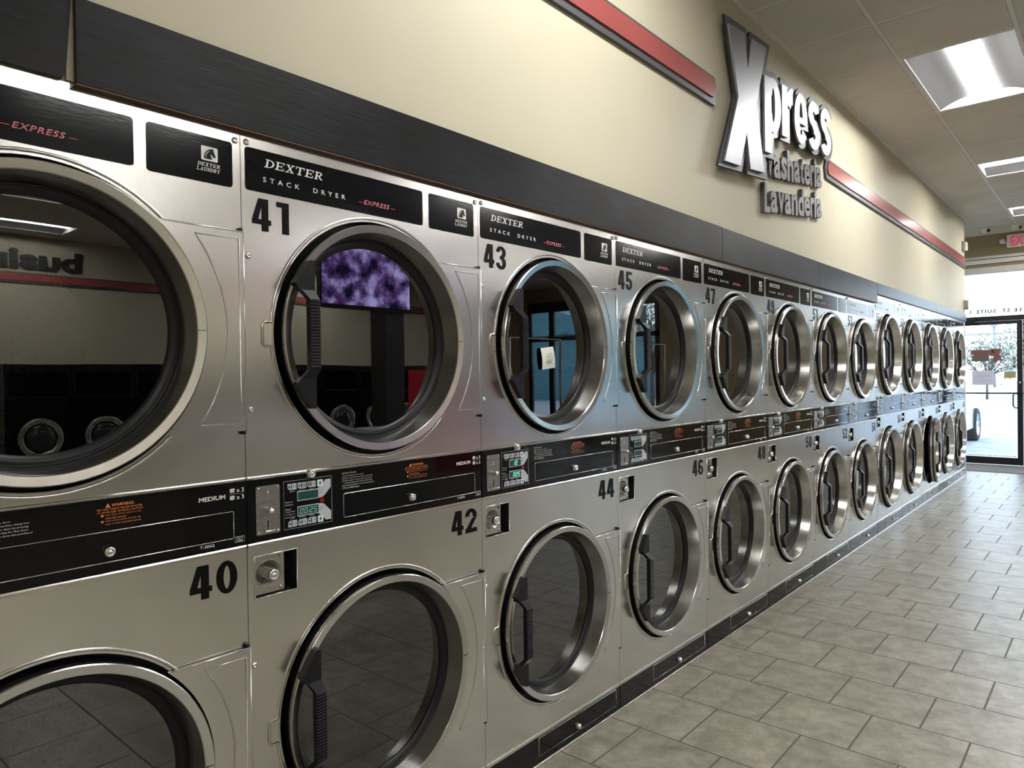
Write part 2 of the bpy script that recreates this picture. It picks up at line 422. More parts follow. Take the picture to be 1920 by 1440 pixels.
def quadstroke(mb, p, q, w, x):
    p = Vector(p); q = Vector(q); d = (q - p).normalized(); n = Vector((-d.y, d.x)) * (w / 2)
    mb.face([tuple(p + n), tuple(q + n), tuple(q - n), tuple(p - n)], x)

def slab(mb, word, y0, y1, z0, z1, x, slant=.28):
    """wide slab-serif italic capitals"""
    G = {
        'D': [('r', 0, .45, 0, .09), ('r', 0, .45, .91, 1), ('r', .13, .33, 0, 1), ('bowl', .38, .62, .5)],
        'E': [('r', 0, .95, 0, .10), ('r', 0, .95, .90, 1), ('r', .13, .33, 0, 1), ('r', .33, .72, .45, .55), ('r', .87, .95, 0, .30), ('r', .87, .95, .70, 1), ('r', .66, .73, .34, .66)],
        'X': [('q', (.20, .95), (.80, .05), .22), ('q', (.80, .95), (.20, .05), .12), ('r', 0, .42, 0, .09), ('r', .56, 1, 0, .09), ('r', 0, .42, .91, 1), ('r', .58, .98, .91, 1)],
        'T': [('r', 0, 1, .90, 1), ('r', .40, .60, 0, 1), ('r', .25, .75, 0, .09), ('r', 0, .08, .68, 1), ('r', .92, 1, .68, 1)],
        'R': [('r', 0, .45, 0, .09), ('r', 0, .6, .91, 1), ('r', .13, .33, 0, 1), ('bowl', .45, .42, .73, .27), ('q', (.50, .47), (.84, .03), .20), ('r', .78, 1.02, 0, .09), ('r', .3, .6, .46, .54)],
        'L': [('r', 0, .45, 0, .10), ('r', 0, .5, .91, 1), ('r', .13, .33, 0, 1), ('r', .3, .95, 0, .10), ('r', .87, .95, 0, .34)],
        'A': [('q', (.50, 1), (.22, .04), .11), ('q', (.48, 1), (.82, .04), .22), ('r', 0, .40, 0, .09), ('r', .60, 1.04, 0, .09), ('r', .25, .75, .28, .36)],
        'U': [('r', 0, .45, .91, 1), ('r', .6, 1, .91, 1), ('r', .13, .33, .25, 1), ('r', .76, .87, .25, 1), ('r', .2, .82, 0, .12), ('q', (.22, .3), (.34, .04), .16), ('q', (.82, .3), (.7, .04), .12)],
        'N': [('r', 0, .40, 0, .09), ('r', .14, .26, 0, 1), ('q', (.16, .97), (.86, .03), .20), ('r', .78, .90, 0, 1), ('r', .62, 1.04, .91, 1), ('r', 0, .3, .91, 1)],
        'Y': [('q', (.18, .97), (.52, .42), .2), ('q', (.86, .97), (.52, .42), .11), ('r', .42, .62, 0, .5), ('r', .27, .77, 0, .09), ('r', 0, .4, .91, 1), ('r', .64, 1.04, .91, 1)],
    }
    adv = 1.13; n = len(word); sy = (y1 - y0) / (n * adv - .1); h = z1 - z0
    def P(k, u, v): return (y0 + (k * adv + u) * sy + slant * v * h * .8, z0 + v * h)
    for k, ch in enumerate(word):
        for g in G[ch]:
            if g[0] == 'r': mb.face([P(k, g[1], g[3]), P(k, g[2], g[3]), P(k, g[2], g[4]), P(k, g[1], g[4])], x)
            elif g[0] == 'q':
                (a, b), (c, d) = g[1], g[2]; w = g[3] / 2
                mb.face([P(k, a - w, b), P(k, a + w, b), P(k, c + w, d), P(k, c - w, d)], x)
            else:
                c0, rx, cv = g[1], g[2], g[3]; rz = g[4] if len(g) > 4 else .5
                for j in range(8):
                    a = -PI / 2 + PI * j / 8; b = a + PI / 8
                    mb.face([P(k, c0 + rx * math.cos(a), cv + rz * math.sin(a)), P(k, c0 + rx * math.cos(b), cv + rz * math.sin(b)),
                             P(k, c0 + (rx - .2) * math.cos(b), cv + (rz - .09) * math.sin(b)), P(k, c0 + (rx - .2) * math.cos(a), cv + (rz - .09) * math.sin(a))], x)

def digit(mb, ch, y, z, w, h, x):
    """heavy condensed digit in a w x h cell"""
    def P(u, v): return (y + u * w, z + v * h)
    def F(*p): mb.face([P(*q) for q in p], x)
    def arc(cx, cz, rx, rz, tx, tz, a0, a1, n=14):
        for j in range(n):
            a = math.radians(a0 + (a1 - a0) * j / n); b = math.radians(a0 + (a1 - a0) * (j + 1) / n)
            F((cx + rx * math.cos(a), cz + rz * math.sin(a)), (cx + rx * math.cos(b), cz + rz * math.sin(b)),
              (cx + (rx - tx) * math.cos(b), cz + (rz - tz) * math.sin(b)), (cx + (rx - tx) * math.cos(a), cz + (rz - tz) * math.sin(a)))
    T = .34; t = .15
    if ch == '0': arc(.5, .5, .5, .5, T, t, 0, 360, 28)
    elif ch == '1': F((.40, 0), (.78, 0), (.78, 1), (.40, 1)); F((.10, .84), (.40, .84), (.40, 1), (.10, 1))
    elif ch == '2':
        arc(.5, .70, .5, .30, T, t, -20, 185); F((.62, .60), (.98, .62), (.48, .18), (.0, .10)); F((0, 0), (1, 0), (1, .18), (0, .18)); F((0, .10), (.48, .18), (.4, 0), (0, 0))
    elif ch == '3':
        arc(.48, .73, .48, .27, T, t * .95, -75, 180); arc(.48, .27, .50, .27, T, t * .95, -180, 75); F((.36, .44), (.62, .44), (.62, .58), (.36, .58))
    elif ch == '4':
        F((.50, 0), (.86, 0), (.86, 1), (.50, 1)); F((.34, 1), (.60, 1), (.32, .34), (0, .34)); F((0, .20), (1, .20), (1, .36), (0, .36))
    elif ch == '5':
        F((.08, 1), (.94, 1), (.94, .84), (.08, .84)); F((.08, 1), (.08, .45), (.40, .45), (.40, 1)); arc(.48, .32, .50, .32, T, t, -175, 128)
    elif ch == '6':
        arc(.5, .30, .5, .30, T, t * .9, 0, 360, 24); arc(.5, .70, .5, .30, T, t, 15, 180); F((0, .30), (.34, .30), (.34, .72), (0, .72))
    elif ch == '7': F((0, .83), (1, .83), (1, 1), (0, 1)); F((.62, .86), (1, .86), (.62, 0), (.22, 0))
    elif ch == '8': arc(.5, .73, .47, .27, T, t * .9, 0, 360, 24); arc(.5, .28, .5, .28, T, t * .9, 0, 360, 24)
    elif ch == '9':
        arc(.5, .70, .5, .30, T, t * .9, 0, 360, 24); arc(.5, .30, .5, .30, T, t, 180, 360); F((.66, .28), (1, .28), (1, .72), (.66, .72))

# ------------------------------------------------------------------ dryers
def steel_frame_path(cy, cz, R, tab):
    """closed bead around the door opening with the strike tab on the left"""
    pts = []; half = .029
    a_tab = math.asin(half / R)
    n = 72
    for k in range(n + 1):
        a = -PI + a_tab + (2 * PI - 2 * a_tab) * k / n
        pts.append((cy + R * math.cos(a), cz + R * math.sin(a)))
    yl = tab
    pts += [(yl + .006, cz + half), (yl, cz + half - .006), (yl, cz - half + .006), (yl + .006, cz - half)]
    return pts

def door_set(W, cy, cz, s, dx, plate_up, plate_dn):
    """meshes of one door; returns dict name -> list of meshes"""
    out = {}
    R = .3055 * s
    m = MB()
    m.lathe([(.010, .3000 * s), (.010, .3045 * s)], cy, cz)
    m.lathe([(.010, .3045 * s), (.0130, .3055 * s)], cy, cz); m.lathe([(.0130, .3055 * s), (.0268, .3055 * s)], cy, cz)
    m.lathe([(.0268, .3055 * s), (.0286, .3036 * s)], cy, cz)
    m.lathe([(.0286, .3036 * s), (.0262, .2862 * s)], cy, cz)
    m.lathe([(.0262, .2862 * s), (.0240, .2845 * s)], cy, cz)
    m.lathe([(-.004, .3038 * s), (-.020, .3038 * s)], cy, cz)
    m.lathe([(.0240, .2845 * s), (-.036, .2715 * s)], cy, cz)
    m.xf(lambda p: (p[0] + dx, p[1], p[2]))
    out['door'] = (m, 'steel_ring')
    g = MB()
    g.lathe([(.0105, .3030 * s), (-.034, .3030 * s)], cy, cz)
    g.lathe([(-.030, .2725 * s), (-.0345, .2715 * s), (-.031, .2670 * s), (-.031, .2610 * s), (-.036, .2560 * s), (-.037, .2515 * s), (-.046, .2500 * s)], cy, cz)
    for k in range(36):
        a = 2 * PI * (k + .5) / 36; c, q = math.cos(a), math.sin(a)
        g.cyl((.0175, cy + .302 * s * c, cz + .302 * s * q), (.0175, cy + .3060 * s * c, cz + .3060 * s * q), .0024, 8)
    g.box(.0275, .0288, cy + .2855 * s, cy + .3035 * s, cz - .0006, cz + .0006)
    g.xf(lambda p: (p[0] + dx, p[1], p[2]))
    out['gasket'] = (g, 'rubber')
    gl = MB().disc(-.042 + dx, .2515 * s, cy, cz); out['glass'] = (gl, 'door_glass')
    # handle
    h = MB(); y = lambda v: cy + (v - .396) * s
    z = lambda v: cz + v * s
    for sg in (1, -1):
        pts = [(y(.150), z(.182 * sg)), (y(.108), z(.124 * sg)), (y(.124), z(.104 * sg)), (y(.163), z(.104 * sg)), (y(.163), z(.182 * sg))]
        h.prism(pts, .028, .050)
        # angled link to the grip
        v = [(.032, y(.126), z(.108 * sg)), (.032, y(.163), z(.108 * sg)), (.050, y(.163), z(.108 * sg)), (.050, y(.126), z(.108 * sg)),
             (.052, y(.136), z(.084 * sg)), (.052, y(.163), z(.084 * sg)), (.070, y(.163), z(.084 * sg)), (.070, y(.136), z(.084 * sg))]
        h.add(v, [(0, 1, 2, 3), (4, 7, 6, 5), (0, 4, 5, 1), (1, 5, 6, 2), (2, 6, 7, 3), (3, 7, 4, 0)])
    h.box(.052, .067, y(.136), y(.163), z(-.085), z(.085))
    for k in range(22):
        zz = -.084 + .168 * k / 22
        h.bbox(.060, .0705, y(.1345), y(.1645), z(zz + .0008), z(zz + .0066), .0012)
    h.xf(lambda p: (p[0] + dx, p[1], p[2]))
    out['handle'] = (h, 'plastic')
    # hinge plate
    Ri = .313 * s; up, dn = plate_up * s, plate_dn * s; yr = W - .0004
    a1 = math.asin(up / Ri); a2 = math.asin(dn / Ri)
    pts = [(yr, cz + up), ] + [(cy + Ri * math.cos(a1 - (a1 + a2) * k / 24), cz + Ri * math.sin(a1 - (a1 + a2) * k / 24)) for k in range(25)] + [(yr, cz - dn)]
    p = MB().prism(pts, .003, .0125)
    Rb = .360 * s; i1, i2 = up - .019, dn - .018; b1 = math.asin(i1 / Rb); b2 = math.asin(i2 / Rb)
    bead = [(.0125, yr - .013, cz + i1), (.0105, yr - .013, cz - i2)] + [(.0125, cy + Rb * math.cos(-b2 + (b1 + b2) * k / 20), cz + Rb * math.sin(-b2 + (b1 + b2) * k / 20)) for k in range(21)]
    p.tube(bead, .0022, 6, closed=True)
    p.tube([(.0115, yr - .002, cz + up), (.0115, yr - .002, cz - dn)], .0020, 6)
    p.tube([(.0118, cy + Ri * math.cos(a1) + .012, cz + up - .001), (.0118, yr - .002, cz + up - .001)], .0020, 6)
    out['hinge_plate'] = (p, 'steel')
    for nm, zz, sg in (('hinge_pin', cz + up, 1), ('hinge_pin', cz - dn, -1)):
        q = MB().cyl((.006, W - .006, zz), (.006, W - .006, zz + .008 * sg), .0055, 10)
        q.box(0.0, .006, W - .014, W - .0004, min(zz, zz + .003 * sg), max(zz, zz + .003 * sg))
        out.setdefault('pins', []).append((q, 'plastic'))
    return out

def seven(mb, ch, y, z, w, h, x):
    segs = {'0': 'abcdef', '1': 'bc', '2': 'abged', '5': 'afgcd', '3': 'abgcd'}[ch]; t = w * .16
    R = {'a': (0, w, h - t, h), 'g': (0, w, h / 2 - t / 2, h / 2 + t / 2), 'd': (0, w, 0, t), 'f': (0, t, h / 2, h), 'e': (0, t, 0, h / 2), 'b': (w - t, w, h / 2, h), 'c': (w - t, w, 0, h / 2)}
    for s_ in segs:
        a, b, c, d = R[s_]; sl = .15
        mb.face([(y + a + c * sl, z + c), (y + b + c * sl, z + c), (y + b + d * sl, z + d), (y + a + d * sl, z + d)], x)

def build_kit(W, top, zc0, zc1, zU, zL, s, dx, cyu, recess):
    """all shared meshes of one stack type. zc0..zc1 = black control band"""
    K = {}
    g = .0016
    # cabinet: open fronted steel box
    c = MB(); xb = -.88
    c.box(xb, -.004, g, .012, .0, top - .002); c.box(xb, -.004, W - .012, W - g, .0, top - .002)
    c.box(xb, -.004, .012, W - .012, top - .012, top - .002); c.box(xb, -.004, .012, W - .012, .004, .012); c.box(xb, xb + .01, .012, W - .012, .012, top - .012)
    c.box(xb + .01, -.006, .012, W - .012, (zc0 + zc1) / 2 - .05, (zc0 + zc1) / 2 + .05)
    K['cabinet'] = (c, 'cabinet')
    Rh = .318 * s; strip = .008
    up = MB().plate_hole(g, W - g, zc1 + strip, top, cyu, zU, Rh, 0)
    up.box(-.012, -.0005, g, W - g, top - .0012, top)
    up.box(-.012, 0, g - .0008, g, zc1, top).box(-.012, 0, W - g, W - g + .0008, zc1, top)
    up.lathe([(-.012, Rh), (0, Rh)], cyu, zU)
    up.tube([(0, a, b) for a, b in steel_frame_path(cyu, zU, Rh + .009, cyu - Rh - .030)], .0038, 8, closed=True)
    K['upper_panel'] = (up, 'steel')
    lo = MB(); zt = zc0 - strip; r0, r1, q0, q1 = recess
    zs = q0 - .007
    lo.plate_hole(g, W - g, .118, zs, cyu, zL, min(Rh, zs - zL - .001), 0)
    for (a, b, c0, d0) in ((g, r0, zs, zt), (r1, W - g, zs, zt), (r0, r1, zs, q0), (r0, r1, q1, zt)):
        lo.add([(0, a, c0), (0, b, c0), (0, b, d0), (0, a, d0)], [(0, 1, 2, 3)])
    lo.box(-.012, 0, g - .0008, g, .118, zt).box(-.012, 0, W - g, W - g + .0008, .118, zt)
    lo.lathe([(-.012, Rh), (0, Rh)], cyu, zL)
    lo.tube([(0, a, b) for a, b in steel_frame_path(cyu, zL, Rh + .009, cyu - Rh - .030)], .0038, 8, closed=True)
    lo.tube([(0, r0, q0), (0, r1, q0), (0, r1, q1), (0, r0, q1)], .0022, 6, closed=True)
    K['lower_panel'] = (lo, 'steel')
    fr = []
    for zz in (zU, zL):
        f = MB().lathe([(-.012, Rh), (-.040, Rh), (-.040, .262 * s), (-.055, .258 * s)], cyu, zz, smooth=False); fr.append((f, 'rubber'))
    K['door_frame'] = fr
    dr = []
    for zz in (zU, zL):
        d = MB().lathe([(-.056, .258 * s), (-.075, .275 * s), (-.62, .275 * s)], cyu, zz, 64)
        d.disc(-.62, .275 * s, cyu, zz, 64); dr.append((d, 'drum'))
    K['drum'] = dr
    K['doors'] = [door_set(W, cyu, zU, s, dx, .2345, .2275), door_set(W, cyu, zL, s, dx, .2270, .2480)]
    # trim strips
    K['trim_strip'] = [(MB().prism([(0, 0), (0, 0)], 0, 0) if 0 else MB().bbox(-.01, .004, g, W - g, a, b, .0025), 'steel_trim') for a, b in ((zc1, zc1 + strip), (zc0 - strip, zc0), (.104, .118), (.0, .010))]
    # name plates
    k = W / .8
    nz0, nz1 = top - .137, top - .036
    npl = MB().rrect(.011, .565 * k, nz0, nz1, .008, 0, .0012)
    K['name_plate'] = (npl, 'plate_black')
    L = MB(); slab(L, 'DEXTER', .060, .222, nz0 + .062, nz0 + .082, .0018)
    K['name_letters'] = (L, 'white_ink'); L = MB()
    txt(L, 'STACK  DRYER', .056, .292, nz0 + .026, nz0 + .038, .0018, offset=.012, spacing=1.9)
    K['type_letters'] = (L, 'white_ink')
    Ex = MB(); txt(Ex, 'EXPRESS', .352, .437, nz0 + .025, nz0 + .037, .0018, offset=.010, slant=.35, res=2, spacing=1.15)
    K['express_outline'] = (Ex, 'pink_ink')
    Ey = MB(); txt(Ey, 'EXPRESS', .3535, .4355, nz0 + .0262, nz0 + .0358,   .0021, offset=-.012, slant=.35, res=2, spacing=1.18)
    for a in (.334, .337, .446, .449): Ey.face([(a, nz0 + .028), (a + .012, nz0 + .028), (a + .011, nz0 + .0295), (a, nz0 + .0295)], .0021)
    K['express'] = (Ey, 'red_ink')
    bp = MB().rrect(.590 * k, .780 * k, nz0 - .003, nz1, .008, 0, .0012)
    K['badge_plate'] = (bp, 'plate_black')
    Bd = MB(); by = .708 * k; bz = nz0 + .046
    Bd.rrect(by - .001, by + .037, bz, bz + .032, .003, .0018)
    slab(Bd, 'DEXTER', .698 * k, .698 * k + .052, nz0 + .033, nz0 + .041, .0018); slab(Bd, 'LAUNDRY', .696 * k, .696 * k + .053, nz0 + .022, nz0 + .030, .0018)
    K['badge'] = (Bd, 'white_ink')
    H = MB(); hp = [(0.12, .06), (.14, .42), (.26, .66), (.46, .82), (.62, .86), (.72, .96), (.76, .84), (.80, .66), (.92, .34), (.86, .24), (.76, .26), (.68, .40), (.58, .46), (.56, .38), (.64, .22), (.66, .06)]
    H.face([(by + .001 + u * .034, bz + .002 + v * .029) for u, v in hp], .0022)
    K['horse'] = (H, 'decal_black')
    W2 = MB()
    W2.tube([(.0022, by + .001 + .034 * u, bz + .002 + .029 * v) for u, v in ((.26, .08), (.27, .38), (.36, .56), (.50, .68))], .0006, 4)
    for j in range(4): quadstroke(W2, (by + .004 + .002 * j, bz + .012 + .004 * j), (by + .009 + .002 * j, bz + .011 + .004 * j), .0012, .0024)
    K['mane'] = (W2, 'white_ink')
    # control band
    h = zc1 - zc0; zz = lambda v: zc0 + (v - .980) * h / .150
    cp = MB().bbox(-.01, .0010, g + .0005, W - g - .0005, zc0, zc1, .0008)
    K['control_panel'] = (cp, 'black_gloss')
    cs = MB().rrect(.023, .085, zz(.996), zz(1.1125), .004, .001, .0030)
    K['coin_plate'] = (cs, 'steel_dark')
    cf = MB()
    cf.tube([(.0034, .0525, zz(1.079)), (.0034, .0515, zz(1.092)), (.0034, .0535, zz(1.100)), (.0034, .0545, zz(1.079))], .0006, 5, closed=True)
    for a, b in ((.029, 1.107), (.079, 1.107), (.029, 1.0015), (.079, 1.0015)): cf.sphere((.003, a, zz(b)), .0032, 10, 6)
    cf.lathe([(.003, .006), (.010, .006), (.011, .008), (.020, .008), (.023, .005), (.024, .0001)], .053, zz(1.053), 20)
    cf.tube([(.003, .0535 + .0035 * c_, zz(1.011) + .015 * d_) for c_, d_ in ((1, 0), (1, 1), (.5, 1.3), (-.5, 1.3), (-1, 1), (-1, 0))], .0008, 5, closed=True)
    cf.tube([(.004, .038, zz(1.008)), (.014, .042, zz(1.006)), (.016, .053, zz(1.0055)), (.014, .064, zz(1.006)), (.004, .068, zz(1.008))], .0016, 6)
    K['coin_fittings'] = (cf, 'chrome')
    ck = MB().rrect(.0505, .0565, zz(1.008), zz(1.032), .0025, .0034); K['coin_slit'] = (ck, 'dark')
    kp = MB()
    o0 = [(.097, zz(.9975)), (.235, zz(.9975)), (.235, zz(1.1155)), (.097, zz(1.1155))]
    kp.tube([(.0011, a, b) for a, b in o0], .0006, 4, closed=True)
    K['keypad_outline'] = (kp, 'grey_ink')
    ka = MB()
    for sg in (1, -1):
        mid = zz(1.0565)
        f = lambda v: mid + (zz(1.0565 + v) - mid) * sg
        ka.face([(.194, f(.0075)), (.206, f(.0075)), (.212, f(.011)), (.232, f(.031)), (.232, f(.052)), (.216, f(.052)), (.210, f(.045)), (.194, f(.0315))], .0014)
        ka.face([(.134, f(.0065)), (.196, f(.0065)), (.196, f(.0315)), (.134, f(.0315))], .00135)
    K['keypad_arrows'] = (ka, 'key_grey')
    K['display'] = []
    for z0, z1 in ((1.0655, 1.0855), (1.0275, 1.0475)):
        K['display'].append((MB().rrect(.136, .194, zz(z0), zz(z1), .001, .0012, .0020), 'lcd'))
    bt = []
    for top_, zc_ in ((1, 1.101), (0, 1.010)):
        for j, yc in enumerate((.120, .148, .175)):
            hh = .0078; w2 = .0122
            pz = [(yc - w2, zz(zc_ - hh)), (yc + w2, zz(zc_ - hh)), (yc + w2, zz(zc_ + hh)), (yc - w2, zz(zc_ + hh))]
            if top_: pz = [(yc - w2 + .005, zz(zc_ - hh)), (yc + w2, zz(zc_ - hh)), (yc + w2, zz(zc_ + hh)), (yc - w2, zz(zc_ + hh)), (yc - w2, zz(zc_ - .003))]
            else: pz = [(yc - w2, zz(zc_ - hh)), (yc + w2, zz(zc_ - hh)), (yc + w2, zz(zc_ + hh)), (yc - w2 + .005, zz(zc_ + hh)), (yc - w2, zz(zc_ + .003))]
            bt.append((MB().prism(pz, .001, .0020), 'key_grey'))
        bt.append((MB().rrect(.192, .208, zz(zc_ - .0085), zz(zc_ + .0085), .002, .001, .0020), 'key_white'))
    K['button'] = bt
    kd = MB(); kg = MB(); kr = MB()
    for zc_ in (1.101, 1.010):
        for j, yc in enumerate((.120, .148, .175)):
            kd.disc(.0023, .0024, yc - .008, zz(zc_), 10)
            kd.face([(yc - .0035, zz(zc_ - .005)), (yc - .001, zz(zc_ - .005)), (yc - .001, zz(zc_ + .006)), (yc - .0035, zz(zc_ + .006))], .0023)
            txt(kd, ('HIGH', 'MED', 'LOW')[j], yc + .002, yc + .011, zz(zc_ - .0015), zz(zc_ + .0022), .0023, res=1)
        kg.face([(.200 - .0045, zz(zc_)), (.200, zz(zc_ - .006)), (.2045, zz(zc_)), (.200, zz(zc_ + .006))], .0023)
    txt(kd, 'Upper', .197, .209, zz(1.081), zz(1.0845), .0018, res=1); txt(kd, 'Dryer', .197, .209, zz(1.075), zz(1.0785), .0018, res=1)
    txt(kd, 'Lower', .197, .209, zz(1.037), zz(1.0405), .0018, res=1); txt(kd, 'Dryer', .197, .209, zz(1.031), zz(1.0345), .0018, res=1)
    K['key_symbols'] = (kd, 'decal_black'); K['key_green'] = (kg, 'key_green')
    kr.face([(.199, zz(1.0515)), (.212, zz(1.0515)), (.212, zz(1.0605)), (.199, zz(1.0605))], .0014); K['red_window'] = (kr, 'red_window')
    kt = MB()
    for j, (t_, w_) in enumerate((('Payment', .020), ('Accepted', .021), ('Select', .014), ('Temperature', .027), ('for Upper or', .026), ('Lower Dryers', .028))):
        zt_ = 1.0615 - j * .0066 - (.004 if j > 1 else 0); txt(kt, t_, .101, .101 + w_, zz(zt_), zz(zt_ + .0042), .0012, res=1)
    for yc, t_ in ((.120, 'Regular'), (.148, 'Perm Press'), (.175, 'Delicate'), (.200, 'START')):
        w_ = .018 if t_ == 'Perm Press' else .013
        txt(kt, t_, yc - w_ / 2, yc + w_ / 2, zz(1.0875), zz(1.0905), .0012, res=1); txt(kt, t_, yc - w_ / 2, yc + w_ / 2, zz(1.0215), zz(1.0245), .0012, res=1)
    K['keypad_letters'] = (kt, 'white_ink'); kt = MB()
    ins = [('INSTRUCTIONS', .044), ('Load laundry, close door', .062), ('Insert coins/card to purchase drying time', .092), ('Select upper or lower dryer by pressing', .090), ('desired temperature key for that dryer', .090), ('Display will change to show time purchased', .096), ('Press START button', .046)]
    for j, (t_, w_) in enumerate(ins):
        zt_ = 1.1145 - j * .0063 - (.001 if j else 0); txt(kt, t_, .276 if j else .268, (.276 if j else .268) + w_, zz(zt_), zz(zt_ + .0044), .0012, res=1)
        if j in (1, 2, 3, 5, 6): kt.tube([(.0012, .2685, zz(zt_ - .0003)), (.0012, .2735, zz(zt_ - .0003)), (.0012, .2735, zz(zt_ + .0047)), (.0012, .2685, zz(zt_ + .0047))], .0003, 3, closed=True)
    K['instruction_letters'] = (kt, 'white_ink')
    kk = W - .8
    km = MB(); txt(km, 'MEDIUM', .688 + kk, .749 + kk, zz(1.0945), zz(1.1045), .0012, offset=.02)
    txt(km, 'x 3', .776 + kk, .794 + kk, zz(1.1065), zz(1.1160), .0012, offset=.012); txt(km, 'x 3', .776 + kk, .794 + kk, zz(1.0900), zz(1.0995), .0012, offset=.012)
    km.face([(.758 + kk, zz(1.1028)), (.794 + kk, zz(1.1028)), (.794 + kk, zz(1.1032)), (.758 + kk, zz(1.1032))], .0012)
    for q in (1.1065, 1.0900):
        for i2 in range(3): km.face([(.7605 + kk + i2 * .0036, zz(q)), (.7630 + kk + i2 * .0036, zz(q)), (.7635 + kk + i2 * .0038, zz(q + .006)), (.7600 + kk + i2 * .0038, zz(q + .006))], .0012)
        km.face([(.7590 + kk, zz(q + .0065)), (.7725 + kk, zz(q + .0065)), (.7715 + kk, zz(q + .0088)), (.766 + kk, zz(q + .0100)), (.7600 + kk, zz(q + .0085))], .0012)
    K['load_letters'] = (km, 'white_ink'); km = MB()
    txt(km, 'T-30X2', .689 + kk, .722 + kk, zz(.9905), zz(.9970), .0012, offset=.008)
    K['model_letters'] = (km, 'white_ink'); km = MB()
    txt(km, 'MADE IN', .7735 + kk, .7905 + kk, zz(.9990), zz(1.0015), .0012, res=1); txt(km, 'USA', .7745 + kk, .7895 + kk, zz(.9925), zz(.9975), .0012, offset=.01, res=2)
    km.tube([(.0012, a, zz(b)) for a, b in ((.7705 + kk, .9908), (.7935 + kk, .9908), (.7935 + kk, 1.0032), (.7705 + kk, 1.0032))], .0004, 4, closed=True)
    K['origin_mark'] = (km, 'white_ink')
    kw = MB(); txt(kw, 'WARNING', .510, .552, zz(1.1125), zz(1.1185), .0012, offset=.012, res=2)
    kw.face([(.498, zz(1.1115)), (.508, zz(1.1115)), (.503, zz(1.1200))], .0012)
    for j, (t_, a, b) in enumerate((('DRY ONLY FABRICS WASHED IN WATER', .483, .569), ('TO AVOID RISK OF FIRE DO NOT DRY', .483, .571), ('Items made of foam, plastic, or any', .498, .566), ('rubber-like materials', .498, .537), ('Items containing fuels, alcohols, oils,', .498, .566), ('resins, or other combustible materials', .498, .566))):
        zt_ = 1.1060 - j * .0060; txt(kw, t_, a, b, zz(zt_), zz(zt_ + .0040), .0012, res=1)
        if j in (2, 4): kw.rrect(.490, .4945, zz(zt_ - .0003), zz(zt_ + .0040), .0004, .0012)
    K['warning_letters'] = (kw, 'orange_ink')
    dw = MB().tube([(.0013, a, zz(b)) for a, b in ((.271, 1.004), (.274, 1.001), (.765 + kk, 1.001), (.768 + kk, 1.004), (.768 + kk, 1.0605), (.765 + kk, 1.0635), (.274, 1.0635), (.271, 1.0605))], .0011, 5, closed=True)
    K['access_door_edge'] = (dw, 'steel_trim')
    def lock(y, z, r=.012):
        return MB().lathe([(.0, r * 1.05), (.006, r * 1.05), (.010, r * .85), (.014, r * .8), (.0145, r * .55), (.0125, r * .5), (.0125, r * .32), (.0155, r * .28), (.0155, .0001)], y, z, 24)
    K['band_lock'] = (lock(.502 + kk / 2, zz(1.0235)), 'chrome')
    K['top_lock'] = (lock(.170, zc1 - .002), 'chrome')
    # coin box recess
    rc = MB(); dpt = -.055
    rc.add([(0, r0, q0), (0, r1, q0), (0, r1, q1), (0, r0, q1), (dpt, r0, q0), (dpt, r1, q0), (dpt, r1, q1), (dpt, r0, q1)], [(0, 1, 5, 4), (1, 2, 6, 5), (2, 3, 7, 6), (3, 0, 4, 7), (4, 5, 6, 7)])
    K['coin_box'] = (rc, 'dark')
    pl = MB(); pw = r1 - r0; cyb, czb = r0 + .043, (q0 + q1) / 2 + .001
    pl.plate_hole(r0 + .0005, r0 + .084, q0 + .004, q1 - .002, cyb, czb, .033, -.012, 40)
    K['coin_box_plate'] = (pl, 'steel')
    cu = MB().lathe([(-.012, .033), (-.0105, .0335), (-.012, .031), (-.045, .026), (-.045, .0001)], cyb, czb, 40)
    for a, b in ((r0 + .006, q0 + .012), (r0 + .074, q0 + .012), (r0 + .006, q1 - .012), (r0 + .074, q1 - .012)): cu.sphere((-.012, a, b), .0042, 12, 8)
    K['coin_box_cup'] = (cu, 'steel_dark')
    lk = MB().lathe([(-.045, .0145), (.004, .0145), (.008, .012), (.0085, .009), (.0065, .0085), (.0065, .0045), (.0090, .0040), (.0090, .0001)], cyb + .004, czb - .002, 32)
    K['coin_box_lock'] = (lk, 'chrome')
    # kick panel
    K['kick_panel'] = (MB().bbox(-.01, .0008, g + .0005, W - g - .0005, .010, .104, .0006), 'black_gloss')
    ke = MB().tube([(.0010, .271, .0335), (.0010, .271, .096), (.0010, .274, .0985), (.0010, .770 + kk, .0985)], .0016, 5)
    ke.tube([(.0010, .271, .0335), (.0010, .770 + kk, .0335), (.0010, .770 + kk, .0985)], .0004, 4)
    K['kick_outline'] = (ke, 'steel_trim')
    K['kick_lock'] = (lock(.502 + kk / 2, .055, .0105), 'chrome')
    sc = []
    for a, b in ((.0155, top - .026), (W - .0125, top - .029), (.0155, zU + .182 * s), (.0155, zU - .18 * s), (.0135, zL + .177 * s)):
        q = MB().lathe([(0, .0075), (.0015, .0075), (.0045, .0055), (.0052, .0028), (.0036, .0022), (.0036, .0001)], a, b, 20); sc.append((q, 'chrome'))
    K['screw'] = sc
    # bake
    def bake(n, v):
        if isinstance(v, list): return [bake(n, q) for q in v]
        if isinstance(v, dict): return {k_: bake(k_, q) for k_, q in v.items()}
        return v[0].mesh(n, v[1])
    return {n: bake(n, v) for n, v in K.items()}

def number_mesh(num, y, z, h, w=.049, gap=.010):
    m = MB(); yy = y
    for ch in num: digit(m, ch, yy, z, w, h, .0010); yy += w + gap
    return m.mesh('number', M['decal_black'])

